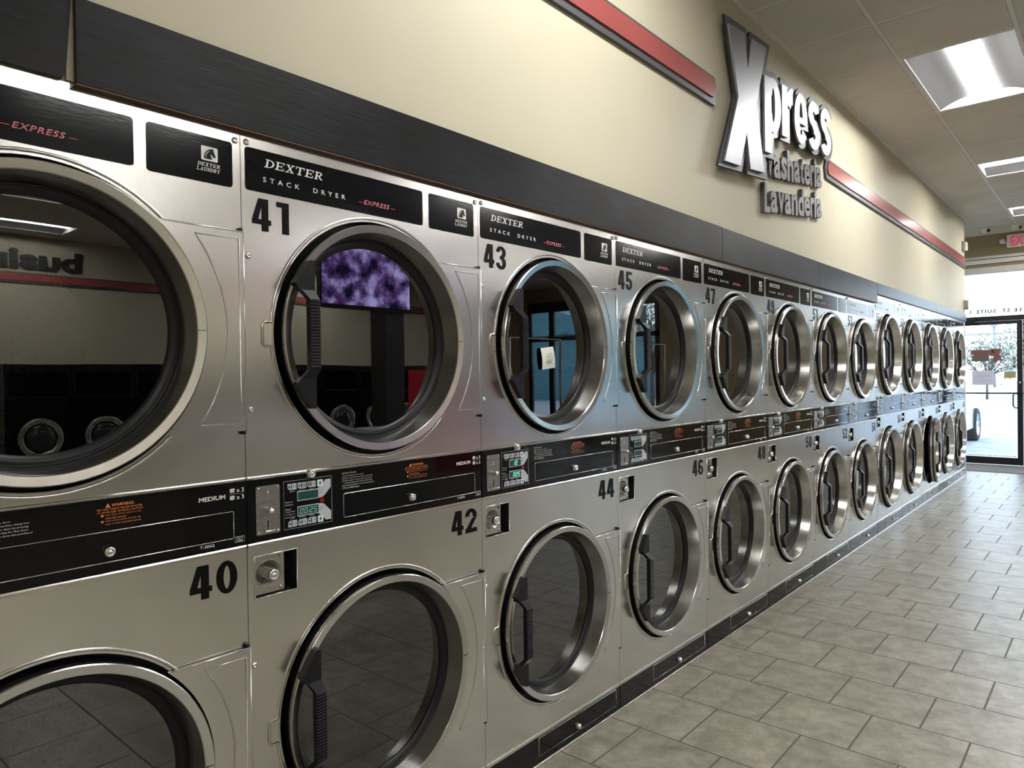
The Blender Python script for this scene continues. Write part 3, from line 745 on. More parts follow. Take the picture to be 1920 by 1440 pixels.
def place_stack(K, y0, upper, lower, W, top, zc0, label, group, digits=None, ajar=None, zL=None, cyu=None, zU=None):
    t = thing('stack_dryer', label, 'dryer', (0, y0, 0), group)
    P = lambda n, me, par=None: obj(n, me, par or t)
    P('cabinet', K['cabinet'])
    u = P('upper_panel', K['upper_panel']); l = P('lower_panel', K['lower_panel'])
    for me in K['door_frame']: P('door_frame', me)
    for me in K['drum']: P('drum', me)
    for i, d in enumerate(K['doors']):
        o = P('door', d['door'])
        P('gasket', d['gasket'], o); P('glass', d['glass'], o); P('handle', d['handle'], o); P('hinge_plate', d['hinge_plate'], o)
        for q in d['pins']: P('hinge_pin', q, o)
        if ajar == i:
            piv = Vector((.006, W - .002, 0)); a = math.radians(5.0)
            o.matrix_local = Matrix.Translation(piv) @ Matrix.Rotation(a, 4, 'Z') @ Matrix.Translation(-piv)
            o['label'] = 'door hanging slightly open'
    for me in K['trim_strip']: P('trim_strip', me)
    n = P('name_plate', K['name_plate']); P('white_lettering', K['name_letters'], n); P('type_lettering', K['type_letters'], n); P('pink_lettering', K['express_outline'], n); P('red_lettering', K['express'], n)
    b = P('badge_plate', K['badge_plate']); P('white_emblem', K['badge'], b); P('horse_head', K['horse'], b); P('mane_lines', K['mane'], b)
    c = P('control_panel', K['control_panel'])
    P('coin_plate', K['coin_plate'], c); P('coin_fittings', K['coin_fittings'], c); P('coin_slit', K['coin_slit'], c)
    P('keypad_outline', K['keypad_outline'], c); P('keypad_arrows', K['keypad_arrows'], c)
    for me in K['display']: P('display', me, c)
    for me in K['button']: P('button', me, c)
    P('key_symbols', K['key_symbols'], c); P('start_symbols', K['key_green'], c); P('indicator_window', K['red_window'], c)
    P('instruction_lettering', K['instruction_letters'], c); P('keypad_lettering', K['keypad_letters'], c); P('model_lettering', K['model_letters'], c); P('origin_mark', K['origin_mark'], c); P('load_lettering', K['load_letters'], c); P('warning_lettering', K['warning_letters'], c)
    P('access_door_edge', K['access_door_edge'], c); P('lock', K['band_lock'], c)
    P('lock', K['top_lock'])
    x = P('coin_box', K['coin_box']); P('plate', K['coin_box_plate'], x); P('cup', K['coin_box_cup'], x); P('lock', K['coin_box_lock'], x)
    k = P('kick_panel', K['kick_panel']); P('drawer_outline', K['kick_outline'], k); P('lock', K['kick_lock'], k)
    for me in K['screw']: P('screw', me)
    P('number_decal', number_mesh(upper, .027, top - .229, .077), t)
    P('number_decal', number_mesh(lower, W - .135, zc0 - .102, .075, .050, .010), t)
    if digits:
        for which, s_ in enumerate(digits):
            if not s_: continue
            m = MB(); zb = (1.0685, 1.0305)[which]; yy = .140
            for ch in s_:
                if ch == ':': m.disc(.0024, .0008, yy - .001, zb + .003, 8); yy += .002; continue
                if ch == ' ': yy += .0125; continue
                seven(m, ch, yy, zb, .0085, .0135, .0024); yy += .0125
            q = P('display_digits', m.mesh('digits', M['lcd_faint' if upper == '41' else 'lcd_digit']), c)
    return t

KA = build_kit(.80, 1.950, .980, 1.130, 1.4755, .516, 1.0, 0.0, .396, (.018, .131, .847, .947))
KB = build_kit(.876, 2.020, 1.000, 1.157, 1.520, .536, 1.135, .012, .420, (.018, .125, .905, .985))
grp = 'stack dryers along the left wall'
for i in range(-1, 7):
    up_, lo_ = str(41 + 2 * i), str(42 + 2 * i)
    extra = {-1: ', cut by the left edge', 0: ', television mirrored in its glass', 1: ', paper receipt on its glass'}.get(i, '')
    place_stack(KA, .8 * i, up_, lo_, .80, 1.950, .980, 'brushed steel stack dryer numbered %s above and %s below%s' % (up_, lo_, extra) if i < 2 else 'brushed steel stack dryer numbered %s above and %s below' % (up_, lo_), grp,
                digits={0: ('', '00:25'), 1: (' 10', ' 025')}.get(i))
place = ['first', 'second', 'third', 'fourth', 'last']
for j in range(5):
    up_, lo_ = str(55 + 2 * j), str(56 + 2 * j)
    lab = {0: 'larger steel stack dryer right after the step up in the black board', 1: 'larger steel stack dryer between the step in the board and the ajar door',
           2: 'larger steel stack dryer whose lower door hangs ajar', 3: 'larger steel stack dryer just past the ajar door, second from the entrance', 4: 'larger steel stack dryer at the end of the row nearest the entrance'}[j]
    place_stack(KB, 5.604 + .8775 * j, up_, lo_, .876, 2.020, 1.000, lab, 'larger stack dryers at the far end of the row', ajar=1 if j == 2 else None)

# receipt on the glass of 43
rc = MB()
n = 8
v = []
for i in range(n + 1):
    zz = 1.392 + (1.470 - 1.392) * i / n; bow = .004 * math.sin(PI * i / n)
    v += [(-.034 + bow, 1.163 - .008 * (i / n), zz - .002), (-.036 + bow, 1.243 - .012 * (i / n), zz + .006)]
rc.add(v, [(2 * i, 2 * i + 1, 2 * i + 3, 2 * i + 2) for i in range(n)], True)
r = tag(mk('paper_receipt', rc, 'paper_white'), 'small white paper receipt stuck to the upper glass of dryer 43', 'paper')
rl = MB()
for q, (a, b) in enumerate(((1.420, 1.428), (1.433, 1.436), (1.446, 1.449))):
    rl.add([(-.0275, 1.185, a), (-.0285, 1.220, a + .003), (-.0285, 1.220, b + .003), (-.0275, 1.185, b)], [(0, 1, 2, 3)])
mk('printed_lines', rl, 'grey_ink', r)

# ------------------------------------------------------------------ room shell
H = 3.357
Y1 = 11.48; XR = 9.4; YB = -3.2
struct('floor', MB().box(-1.3, XR, YB, Y1 + .12, -.05, 0), 'floor')
w = MB(); w.box(-.12, 0, YB, -.803, 0, H + .12); w.box(-.12, 0, -.803, 5.602, 1.952, H + .12); w.box(-.12, 0, 5.602, 10.085, 2.022, H + .12); w.box(-.12, 0, 9.995, 10.085, 0, 2.022)
w.box(-1.0, -.12, 9.995, 10.085, 0, H + .12)
struct('wall_left', w, 'wall')
struct('wall_recess', MB().box(-1.3, -1.18, 10.085, Y1, 0, H + .12), 'wall')
struct('wall_back', MB().box(-.12, XR, YB - .12, YB, 0, H + .12), 'wall')
struct('wall_right', MB().box(XR, XR + .12, YB, Y1, 0, H + .12), 'wall')
# far wall: header, pier, spandrels
w = MB(); w.box(-1.3, XR, Y1, Y1 + .14, 3.02, H + .12); w.box(2.02, 5.2, Y1, Y1 + .14, 0, 3.02); w.box(8.5, XR, Y1, Y1 + .14, 0, 3.02); w.box(5.2, 6.95, Y1, Y1 + .14, 0, .45)
struct('wall_far', w, 'wall_tan')
# ceiling
struct('ceiling', MB().box(-1.3, XR, YB, Y1 + .14, H + .115, H + .14), 'tile')
FIX = [('y', 0.505, 4.208), ('x', 0.505, 7.256), ('x', 0.505, 9.694)]
OFF = [('y', .505, .55), ('y', 3.55, .55), ('y', 3.55, 4.208), ('y', 3.55, 7.87), ('y', 6.60, 1.16), ('y', 6.60, 4.82), ('y', 6.60, 8.47), ('y', 3.55, -2.5), ('y', 8.43, 1.16), ('y', 8.43, 5.43)]  # unseen troffers; the final pair is added to brighten the right wall
tiles = MB(); gx = .493 - .6096 * 3; gy = 3.598 - .6096 * 12
def covered(x, y):
    for k, a, b in FIX + OFF:
        wx, wy = (.6, 1.22) if k == 'y' else (1.22, .6)
        if a - .05 < x < a + wx + .02 and b - .05 < y < b + wy + .02: return True
    return False
xs = [.493 + .6096 * i for i in range(-3, 16)]; ys = [3.598 + .6096 * i for i in range(-12, 15)]
for a in xs:
    for b in ys:
        x0, x1, y0, y1 = max(a + .004, -1.29), min(a + .6056, XR - .005), max(b + .004, YB + .005), min(b + .6056, Y1 - .002)
        if x1 - x0 < .05 or y1 - y0 < .05 or covered((x0 + x1) / 2, (y0 + y1) / 2): continue
        if x1 <= 0.05 and y0 < 9.99: continue
        if y1 < 10.085: x0 = max(x0, .012)
        tiles.box(x0, x1, y0, y1, H + .001, H + .014)
        bz = H - .004
        tiles.box(x0 + .010, x1 - .010, y0 + .010, y1 - .010, bz, H + .001)
struct('trim_1', tiles, 'tile')
g = MB()
for a in xs:
    if -1.2 < a < XR - .1:
        cuts = sorted((fy + .006, fy + .6) for k, fx, fy in FIX + OFF if k == 'x' and fx + .05 < a < fx + 1.17)
        ya = YB if a > 0 else 10.09
        for c0, c1 in cuts: g.box(a - .012, a + .012, ya, c0, H - .0035, H + .0005); ya = c1
        g.box(a - .012, a + .012, ya, Y1 - .002, H - .0035, H + .0005)
for b in ys:
    if YB + .05 < b < Y1:
        cuts = sorted((fx + .006, fx + (.6 if k == 'y' else 1.216) - .006) for k, fx, fy in FIX + OFF if fy + .05 < b < fy + (1.2 if k == 'y' else .6) - .05)
        xa = 0.0
        for c0, c1 in cuts: g.box(xa, c0, b - .012, b + .012, H - .003, H + .0006); xa = c1
        g.box(xa, XR, b - .012, b + .012, H - .003, H + .0006)
        if b > 10.1: g.box(-1.18, 0, b - .012, b + .012, H - .003, H + .0006)
g.box(0, .022, YB, 10.085, H - .006, H + .0005); g.box(-1.18, XR, Y1 - .024, Y1, H - .006, H + .0005)
struct('trim_2', g, 'tbar')

# light fixtures
def fixture(kind, x, y, label, group):
    Lx, Ly = .598, 1.208
    t = thing('ceiling_light', label, 'ceiling light', (x, y, H), group)
    def T(p):
        return (p[0], p[1], p[2]) if kind == 'y' else (p[1], p[0], p[2])
    f = MB(); e = .012
    for a in ((0, e, 0, Ly), (Lx - e, Lx, 0, Ly), (e, Lx - e, 0, e), (e, Lx - e, Ly - e, Ly)): f.box(a[0], a[1], a[2], a[3], -.002, .088)
    f.box(0, Lx, 0, Ly, .088, .094)
    f.xf(T); mk('frame', f, 'tbar', t)
    r = MB()
    for sg in (0, 1):
        pr_ = []
        for k in range(7):
            u = k / 6; xx = e + u * (Lx / 2 - .095 - e); zz = .004 + .060 * math.sin(u * PI / 2)
            pr_.append((xx if sg == 0 else Lx - xx, zz))
        vs = []
        for a, b in pr_: vs += [(a, e, b), (a, Ly - e, b)]
        r.add(vs, [(2 * k, 2 * k + 1, 2 * k + 3, 2 * k + 2) for k in range(6)], True)
    r.xf(T); mk('reflector', r, 'reflector', t)
    l = MB(); l.add([(Lx / 2 - .095, e, .062), (Lx / 2 + .095, e, .062), (Lx / 2 + .095, Ly - e, .062), (Lx / 2 - .095, Ly - e, .062),
                    (Lx / 2 - .075, e, .050), (Lx / 2 + .075, e, .050), (Lx / 2 + .075, Ly - e, .050), (Lx / 2 - .075, Ly - e, .050)],
                   [(0, 4, 7, 3), (4, 5, 6, 7), (5, 1, 2, 6)])
    l.xf(T); mk('diffuser', l, 'lamp', t)
    return t
fl = ['recessed ceiling light nearest the camera, running along the row of dryers', 'recessed ceiling light lying crosswise midway to the entrance', 'recessed ceiling light farthest away, crosswise near the entrance']
for (k, a, b), lab in zip(FIX, fl): fixture(k, a, b, lab, 'recessed troffer lights')
for n_, (k, a, b) in enumerate(OFF): fixture(k, a, b, 'recessed ceiling light outside the picture, placed to light the room', 'troffer lights outside the picture')

# black boards above the dryers
bd = [(-.803, -.358, 1.956, 2.125), (-.345, 2.582, 1.947, 2.115), (2.585, 4.100, 1.947, 2.113), (4.103, 5.600, 1.947, 2.113), (5.606, 8.05, 2.022, 2.113), (8.053, 10.06, 2.022, 2.113)]
for i, (a, b, c, d) in enumerate(bd):
    m = MB().bbox(.0005, .020, a, b, c, d, .001) if i else MB().prism([(a, 1.952), (-.366, 1.952), (-.360, 1.97), (-.356, 2.02), (-.348, 2.125), (a, 2.125)], .0005, .012)
    struct('trim_%d' % (i + 3), m, 'board')
bm = MB().box(.001, .019, -.345, 5.600, 1.9435, 1.9468)
struct('trim_9', bm, 'brown_edge')
struct('trim_10', MB().box(.0005, .006, -.358, -.345, 1.952, 2.12), 'wall')

# ------------------------------------------------------------------ red stripes and sign
def stripe(y0, y1, tipL, tipR, label):
    zb, zt, zm = 2.716, 2.857, 2.786
    def shape(i):
        p = []
        a, b = y0 + i, y1 - i
        p += [(a, zb + i), (b, zb + i)] + ([(b + .030, zm)] if tipR else []) + [(b, zt - i * .55), (a, zt - i * .55)] + ([(a - .030, zm)] if tipL else [])
        return p
    t = thing('wall_stripe', label, 'wall stripe', (0, (y0 + y1) / 2, 2.786), 'red accent stripes on the cream wall')
    o = lambda m: m.xf(lambda p: (p[0], p[1] - (y0 + y1) / 2, p[2] - 2.786))
    mk('backing', o(MB().prism(shape(0), .0, .015)), 'sign_grey', t)
    mk('red_face', o(MB().prism(shape(.031), .015, .023)), 'sign_red', t)
stripe(-3.1, 2.526, False, True, 'red stripe on grey backing to the left of the large sign')
stripe(4.300, 10.07, True, False, 'red stripe on grey backing running from the sign to the entrance')

cx, cz_ = 1.5487, 1.361; cyc = -.832
def resc(p, d):     # measured outline, brought to its real stand-off from the wall
    k = (cx - d) / (cx - .1); return (cyc + (p[0] - cyc) * k, cz_ + (p[1] - cz_) * k)
sign = thing('wall_sign', 'large silver lettered sign with a giant X above the dryers', 'sign', (0, 3.3, 2.4))
def so(m): return m.xf(lambda p: (p[0], p[1] - 3.3, p[2] - 2.4))
Xs = [(2.510, 3.094), (2.707, 3.114), (2.740, 2.943), (2.791, 3.118), (2.995, 3.138), (2.850, 2.795), (2.950, 2.452), (2.760, 2.431), (2.717, 2.609), (2.633, 2.420), (2.444, 2.404), (2.617, 2.765)]
Xb = [(2.457, 3.121), (2.725, 3.144), (2.734, 3.081), (2.770, 3.146), (3.042, 3.169), (2.905, 2.800), (2.992, 2.420), (2.715, 2.396), (2.690, 2.486), (2.645, 2.391), (2.368, 2.366), (2.574, 2.768)]
mk('backing', so(MB().prism([resc(p, .045) for p in Xb], .030, .045)), 'sign_edge', sign)
mk('backing', so(MB().prism([resc(p, .047) for p in Xb], .0452, .047)), 'sign_grey', sign)
mk('letter_face', so(MB().prism([resc(p, .062) for p in Xs], .050, .062)), 'sign_silver', sign)
# "press": fat rounded letters drawn as solid pieces
def fat(mb, ch, y, z, w, h, x0, x1, g, rise, y_ref):
    def A(p): return (p[0], p[1] + rise * (p[0] - y_ref))
    def ring(cu, cv, ru, rv, iu, iv, a0, a1, n=30, dx=0.0):
        ru, rv, iu, iv = ru * w + g, rv * h + g, max(iu * w - g, .001), max(iv * h - g, .001)
        for k in range(n):
            a, b = (math.radians(a0 + (a1 - a0) * (k + q) / n) for q in (0, 1))
            C = (y + cu * w, z + cv * h)
            mb.prism([A((C[0] + ru * math.cos(a), C[1] + rv * math.sin(a))), A((C[0] + ru * math.cos(b), C[1] + rv * math.sin(b))),
                      A((C[0] + iu * math.cos(b), C[1] + iv * math.sin(b))), A((C[0] + iu * math.cos(a), C[1] + iv * math.sin(a)))], x0 + dx, x1 + dx)
    def rect(u0, u1, v0, v1):
        mb.prism([A(p) for p in ((y + u0 * w - g, z + v0 * h - g), (y + u1 * w + g, z + v0 * h - g), (y + u1 * w + g, z + v1 * h + g), (y + u0 * w - g, z + v1 * h + g))], x0 + .0002, x1 + .0004)
    if ch == 'p': rect(0, .40, -.40, .97); ring(.52, .50, .48, .50, .10, .31, -150, 150)
    elif ch == 'r': rect(0, .48, 0, .97); ring(.92, .55, .58, .44, .22, .12, 85, 165, 10)
    elif ch == 'e':
        ring(.5, .5, .5, .5, .13, .33, -8, 322); rect(.30, .92, .40, .52)
    elif ch == 's':
        ring(.5, .73, .48, .27, .11, .06, 18, 262, 24); ring(.5, .27, .50, .27, .11, .06, 98, -158, 24, .0002)
        mb.prism([A((y + u * w, z + v * h)) for u, v in ((.05, .66), (.45, .66), (.95, .34), (.55, .34))], x0 + .0002, x1 + .0004)
word = [('p', 2.962, .245), ('r', 3.222, .185), ('e', 3.425, .225), ('s', 3.668, .215), ('s', 3.902, .215)]
for dd, x0, x1, mt, nm, g_ in ((.045, .030, .045, 'sign_edge', 'backing', .030), (.047, .0452, .047, 'sign_grey', 'backing', .030), (.062, .050, .062, 'sign_silver', 'letter_face', 0.0)):
    for ch, yy, ww in word:
        m = MB(); fat(m, ch, yy, 2.720 if ch != 'p' else 2.712, ww, .302, x0, x1, g_, .085, 3.2)
        k = (cx - dd) / (cx - .1); m.xf(lambda p: (p[0], cyc + (p[1] - cyc) * k, cz_ + (p[2] - cz_) * k))
        mk(nm, so(m), mt, sign)
def word_thing(body, widths, y0, y1, z0, cap, xh, rise, label):
    t = thing('sign_lettering', label, 'lettering', (0, y0, z0), 'grey words under the large sign')
    # letter by letter, so each is its own part
    tot = sum(widths); yy = y0; sc_ = (y1 - y0) / tot
    for ch, wd in zip(body, widths):
        w_ = wd * sc_ * .93; tall = ch in 'WLhtdi'
        hgt = cap if tall else xh
        if ch == 't': hgt = (cap + xh) / 2
        m = MB(); zz = z0 + rise * (yy - y0)
        vs, fs = glyphs(ch, .045, 3, 1.0, .5)
        txt(m, ch, yy, yy + w_, zz, zz + hgt, .013, offset=.0 if ch == 'W' else .032, depth=.026, rise=rise)
        m.xf(lambda p: (p[0], p[1] - y0, p[2] - z0)); mk('letter', m, 'sign_grey', t); yy += wd * sc_
word_thing('Washateria', [1.45, 1, .9, 1, 1, .62, 1, .68, .36, 1], 3.12, 4.165, 2.487, .185, .138, .125, 'grey raised word beginning with W under the silver letters')
word_thing('Lavanderia', [.80, 1, .95, 1, 1, 1, 1, .68, .36, 1], 3.140, 4.160, 2.284, .172, .130, .128, 'grey raised word beginning with L, lowest line of the sign')

# ------------------------------------------------------------------ small wall devices
def dome(x, y, rot, label):
    t = thing('security_camera', label, 'camera', (x, y, H - .004), 'dome cameras on the ceiling', rz=rot)
    mk('base', MB().cyl((0, 0, -.012), (0, 0, 0), .062, 28, .066), 'white_plastic', t)
    mk('housing', MB().sphere((0, 0, -.014), .056, 24, 14, 1.15, .5, 1.0), 'white_plastic', t)
    mk('lens', MB().cyl((.030, -.022, -.040), (.046, -.036, -.052), .020, 18), 'plastic', t)
dome(.139, 10.86, 0, 'white dome camera on the ceiling nearer the left wall')
dome(.482, 10.90, .5, 'white dome camera on the ceiling above the exit sign')
t = thing('wall_sensor', 'small white box sensor high on the wall corner above the red stripe', 'sensor', (0, 9.93, 2.99))
mk('housing', MB().bbox(0, .050, -.04, .08, -.055, .055, .008), 'white_plastic', t); mk('base', MB().box(0, .012, -.045, .085, -.060, .060), 'beige_plastic', t)
t = thing('motion_sensor', 'beige motion sensor with rounded bottom at the corner above the last dryer', 'sensor', (0, 10.02, 2.235))
ms = MB().prism([(-.035, .06), (.045, .06), (.045, -.035), (.03, -.055), (.005, -.063), (-.02, -.055), (-.035, -.035)], 0, .048)
mk('housing', ms, 'beige_plastic', t); mk('lens', MB().bbox(.048, .053, -.02, .03, -.03, .02, .002), 'white_plastic', t)
# exit sign
t = thing('exit_sign', 'white exit sign with red letters on the far wall', 'exit sign', (.325, Y1, 3.13))
def rot(m): return m.xf(lambda p: (p[1], -p[0], p[2]))   # +X facing shapes turned to face -Y
mk('housing', rot(MB().rrect(0, .345, -.005, .178, .02, 0, .045)), 'white_plastic', t)
L = MB(); txt(L, 'EXIT', .046, .305, .012, .158, .0462, offset=.02); mk('lettering', rot(L), 'exit_red', t)
for yy in (-.055, .40):
    l = MB().lathe([(.02, .0001), (.02, .038), (.045, .036), (.052, .024), (.053, .0001)], yy, .095, 24); l.box(.0, .02, yy - .012, yy + .05 if yy < 0 else yy + .012, .06, .085)
    mk('lamp_head', rot(l), 'white_plastic', t)

# ------------------------------------------------------------------ storefront
struct('trim_11', MB().box(-1.3, 2.02, Y1 - .02, Y1 + .02, 3.000, 3.038), 'trim_white')
struct('trim_12', MB().box(-1.3, 2.02, Y1 - .002, Y1 + .1, 2.985, 3.001), 'dark')
struct('trim_13', MB().box(-1.3, 2.02, Y1 - .06, Y1 + .1, 2.925, 2.985), 'trim_white')
struct('trim_14', MB().box(-1.3, 2.02, Y1 - .03, Y1 + .1, 2.875, 2.925), 'wall_tan')
struct('trim_15', MB().box(-1.3, 2.02, Y1 - .05, Y1 + .1, 2.794, 2.875), 'trim_white')
fy0, fy1 = Y1 - .02, Y1 + .05
fm = MB()
fm.box(-1.3, 2.02, fy0, fy1, 2.092, 2.163); fm.box(1.46, 1.52, fy0, fy1, 0, 2.092); fm.box(1.96, 2.02, fy0, fy1, 0, 2.80); fm.box(-.56, -.50, fy0, fy1, 0, 2.80); fm.box(-1.3, -1.24, fy0, fy1, 0, 2.8)
fm.box(1.52, 1.96, fy0, fy1, 0, .10); fm.box(-1.24, -.56, fy0, fy1, 0, .10)
struct('door_frame_1', fm, 'alu_black').name = 'trim_16'
gl = MB().box(-1.24, 1.96, Y1 + .012, Y1 + .018, 2.163, 2.794)
wi = struct('window_1', gl, 'window_glass')
gl = MB().box(1.52, 1.96, Y1 + .012, Y1 + .018, .10, 2.092).box(-1.24, -.56, Y1 + .012, Y1 + .018, .10, 2.092); struct('window_2', gl, 'window_glass')
def leaf(x0, x1, hinge_left, idx):
    d = MB(); st = .066
    for a in ((x0, x0 + st, .012, 2.088), (x1 - st, x1, .012, 2.088), (x0 + st, x1 - st, 2.040, 2.088), (x0 + st, x1 - st, .012, .115)): d.box(a[0], a[1], Y1 - .015, Y1 + .03, a[2], a[3])
    o = struct('door_%d' % idx, d, 'alu_black')
    g_ = mk('glass', MB().box(x0 + st, x1 - st, Y1 + .004, Y1 + .010, .115, 2.040), 'window_glass', o)
    hs = x1 - st / 2 if hinge_left else x0 + st / 2; sg = -1 if hinge_left else 1
    hd = MB().tube([(hs, Y1 - .02, 1.038), (hs + sg * .06, Y1 - .055, 1.038), (hs + sg * .078, Y1 - .06, 1.02), (hs + sg * .078, Y1 - .06, .87), (hs + sg * .060, Y1 - .055, .838), (hs, Y1 - .02, .835)], .0085, 8)
    mk('handle', hd, 'alu_black', o)
    pb = MB().cyl((x0 + .02, Y1 - .05, 1.045), (x1 - .02, Y1 - .05, 1.045), .011, 10); pb.box(x0, x0 + .03, Y1 - .055, Y1 - .01, 1.035, 1.055); pb.box(x1 - .03, x1, Y1 - .055, Y1 - .01, 1.035, 1.055)
    mk('push_bar', pb, 'alu_black', o)
    lk = MB().lathe([(.0, .014), (.012, .014), (.014, .010), (.014, .0001)], hs, 1.195, 20); lk.xf(lambda p: (p[1], Y1 - .015 - p[0], p[2])); mk('lock', lk, 'chrome', o)
    bs = MB()
    for zz in (1.038, .835): bs.lathe([(.0, .011), (.006, .011), (.006, .0001)], hs, zz, 16)
    bs.xf(lambda p: (p[1], Y1 - .018 - p[0], p[2])); mk('handle_mount', bs, 'chrome', o)
    return o
d1 = leaf(-.498, .496, True, 1)
d2 = leaf(.502, 1.458, False, 2)
cl = MB().box(-.30, -.06, Y1 - .07, Y1 - .02, 2.075, 2.150); cl.tube([(-.06, Y1 - .05, 2.11), (.02, Y1 - .09, 2.10)], .012, 6)
mk('door_closer', cl, 'alu_black', d1)
# transom lettering, written for the street so mirrored from inside
t = thing('window_lettering', 'dark address letters on the transom glass, mirrored from inside', 'lettering', (0, Y1 + .008, 2.212))
L = MB(); txt(L, 'LE ST. SUITE 1', -.133, .484, -.003, .054, 0, offset=.05, spacing=1.35, mirror=True); L.xf(lambda p: (p[1], 0, p[2])); mk('lettering', L, 'sign_edge', t)
L = MB(); txt(L, '504 S. D', 7.15, 7.60, .05, .13, 0, offset=.012, spacing=1.3, mirror=True); L.xf(lambda p: (p[1], 0, p[2])); mk('lettering', L, 'sign_grey', t)
# stickers on the door glass
gy = Y1 + .0035
def on_glass(m): return m.xf(lambda p: (p[1], gy - p[0], p[2]))
t = thing('door_sticker', 'brown logo sticker with an X shape on the entrance door glass', 'sticker', (0, 0, 0))
m = MB().prism([(.112, 1.690), (.247, 1.682), (.215, 1.615), (.258, 1.513), (.120, 1.519), (.160, 1.575), (.150, 1.620)], 0, .0015); mk('x_shape', on_glass(m), 'brown_sticker', t)
up = [(-.128, 1.680), (-.11, 1.684), (-.09, 1.678), (-.06, 1.682), (-.03, 1.677), (.0, 1.680), (.04, 1.676), (.08, 1.678), (.13, 1.672), (.15, 1.655), (.155, 1.58), (.10, 1.585), (.095, 1.600), (-.09, 1.600), (-.10, 1.606), (-.125, 1.610), (-.134, 1.640)]
mk('script_shape', on_glass(MB().prism(up, 0, .0015)), 'brown_sticker', t)
lo = [(-.120, 1.600), (.095, 1.600), (.092, 1.512), (-.04, 1.508), (-.118, 1.512), (-.120, 1.545), (-.10, 1.552), (-.12, 1.560)]
mk('lower_words', on_glass(MB().prism(lo, 0, .0013)), 'olive_sticker', t)
t = tag(mk('paper_notice', on_glass(MB().rrect(-.114, .155, 1.165, 1.374, .004, 0, .0012)), 'paper'), 'pale lavender paper notice taped to the entrance door glass', 'notice')
L = MB()
for j, (a, b) in enumerate(((1.325, .085), (1.298, .11), (1.286, .11), (1.272, .06), (1.232, .11), (1.218, .11), (1.204, .05))):
    cxx = .02
    for q in range(int(b * 2 / .018)):
        xx = cxx - b + q * .018; L.face([(xx, a), (xx + random.uniform(.009, .015), a), (xx + .012, a + .006), (xx, a + .006)], .0016)
L.rrect(.105, .135, 1.345, 1.352, .002, .0016)
mk('printed_lines', on_glass(L), 'grey_ink', t)
tag(mk('gold_sticker', on_glass(MB().rrect(.274, .415, 1.260, 1.355, .004, 0, .0012)), 'gold_paper'), 'olive gold card sticker on the door glass beside the notice', 'sticker')
t = tag(mk('hours_sticker', on_glass(MB().rrect(.376, .418, 1.402, 1.577, .003, 0, .0012)), 'grey_ink'), 'tall narrow grey sticker with small colour symbols near the door edge', 'sticker')
mk('blue_symbol', on_glass(MB().rrect(.386, .408, 1.525, 1.555, .003, .0012, .0018)), 'sky_blue', t); mk('red_symbol', on_glass(MB().rrect(.386, .412, 1.482, 1.500, .003, .0012, .0018)), 'brown_sticker', t); mk('dark_symbol', on_glass(MB().rrect(.382, .410, 1.415, 1.440, .006, .0012, .0018)), 'decal_black', t)
# thin row of marks along the foot of the glass
L = MB(); xx = -.42
while xx < .41:
    w_ = random.uniform(.006, .013); L.face([(xx, .128), (xx + w_, .128), (xx + w_, .143), (xx, .143)], 0); xx += w_ + (.004 if random.random() < .8 else .014)
t = tag(mk('glass_lettering', on_glass(L), 'key_grey'), 'row of tiny faded letters along the bottom of the entrance door glass', 'lettering')
# entry mat
tag(mk('entry_mat', MB().box(-.60, 1.7, 10.56, 11.44, .0, .008), 'mat'), 'grey ribbed entry mat on the floor inside the glass door', 'mat')

# other window group of the front
f = MB()
for a, b, c, d in ((5.2, 8.5, 2.80, 3.02), (5.2, 8.5, 2.16, 2.25), (5.2, 5.28, .45, 2.8), (8.42, 8.5, 0, 2.8), (6.95, 7.15, 0, 2.8), (7.80, 7.92, 0, 2.8), (5.2, 7.0, .45, .55), (7.15, 8.42, 0, .1)): f.box(a, b, fy0, fy1, c, d)
struct('trim_17', f, 'alu_black')
struct('window_3', MB().box(5.28, 6.95, Y1 + .012, Y1 + .018, .55, 2.8).box(7.15, 8.42, Y1 + .012, Y1 + .018, .1, 2.8), 'window_glass')

# ------------------------------------------------------------------ the rest of the room, seen mirrored in the dryers
struct('trim_18', MB().box(4.86, 5.14, 4.42, 4.70, 0, H), 'sign_edge').name = 'trim_18'
t = thing('television', 'black television showing a purple picture, hung on the dark pillar', 'television', (4.96, 4.16, 2.52))
tv = MB().bbox(-.12, -.06, -.64, .64, -.36, .36, .004); mk('bezel', tv, 'plastic', t)
mk('screen', MB().box(-.124, -.121, -.615, .615, -.32, .335), 'tv', t)
mk('bracket', MB().box(-.06, .0, .14, .42, -.1, .1), 'plastic', t)
t = thing('wall_stripe', 'red stripe on grey backing on the wall opposite the dryers', 'wall stripe', (XR, 4, 2.786), 'red accent stripe opposite')
mk('backing', MB().box(-.015, 0, -7.1, 7.4, -.07, .07), 'sign_grey', t); mk('red_face', MB().box(-.022, -.015, -7.1, 7.4, -.04, .052), 'sign_red', t)
t = thing('sign_lettering', 'dark raised word above the stripe on the wall opposite the dryers', 'lettering', (XR, 0, 2.90))
L = MB(); txt(L, 'business', .9, 2.7, 0, .28, .013, offset=.04, depth=.026); L.xf(lambda p: (-p[0], 3.6 - p[1], p[2])); mk('lettering', L, 'sign_edge', t)
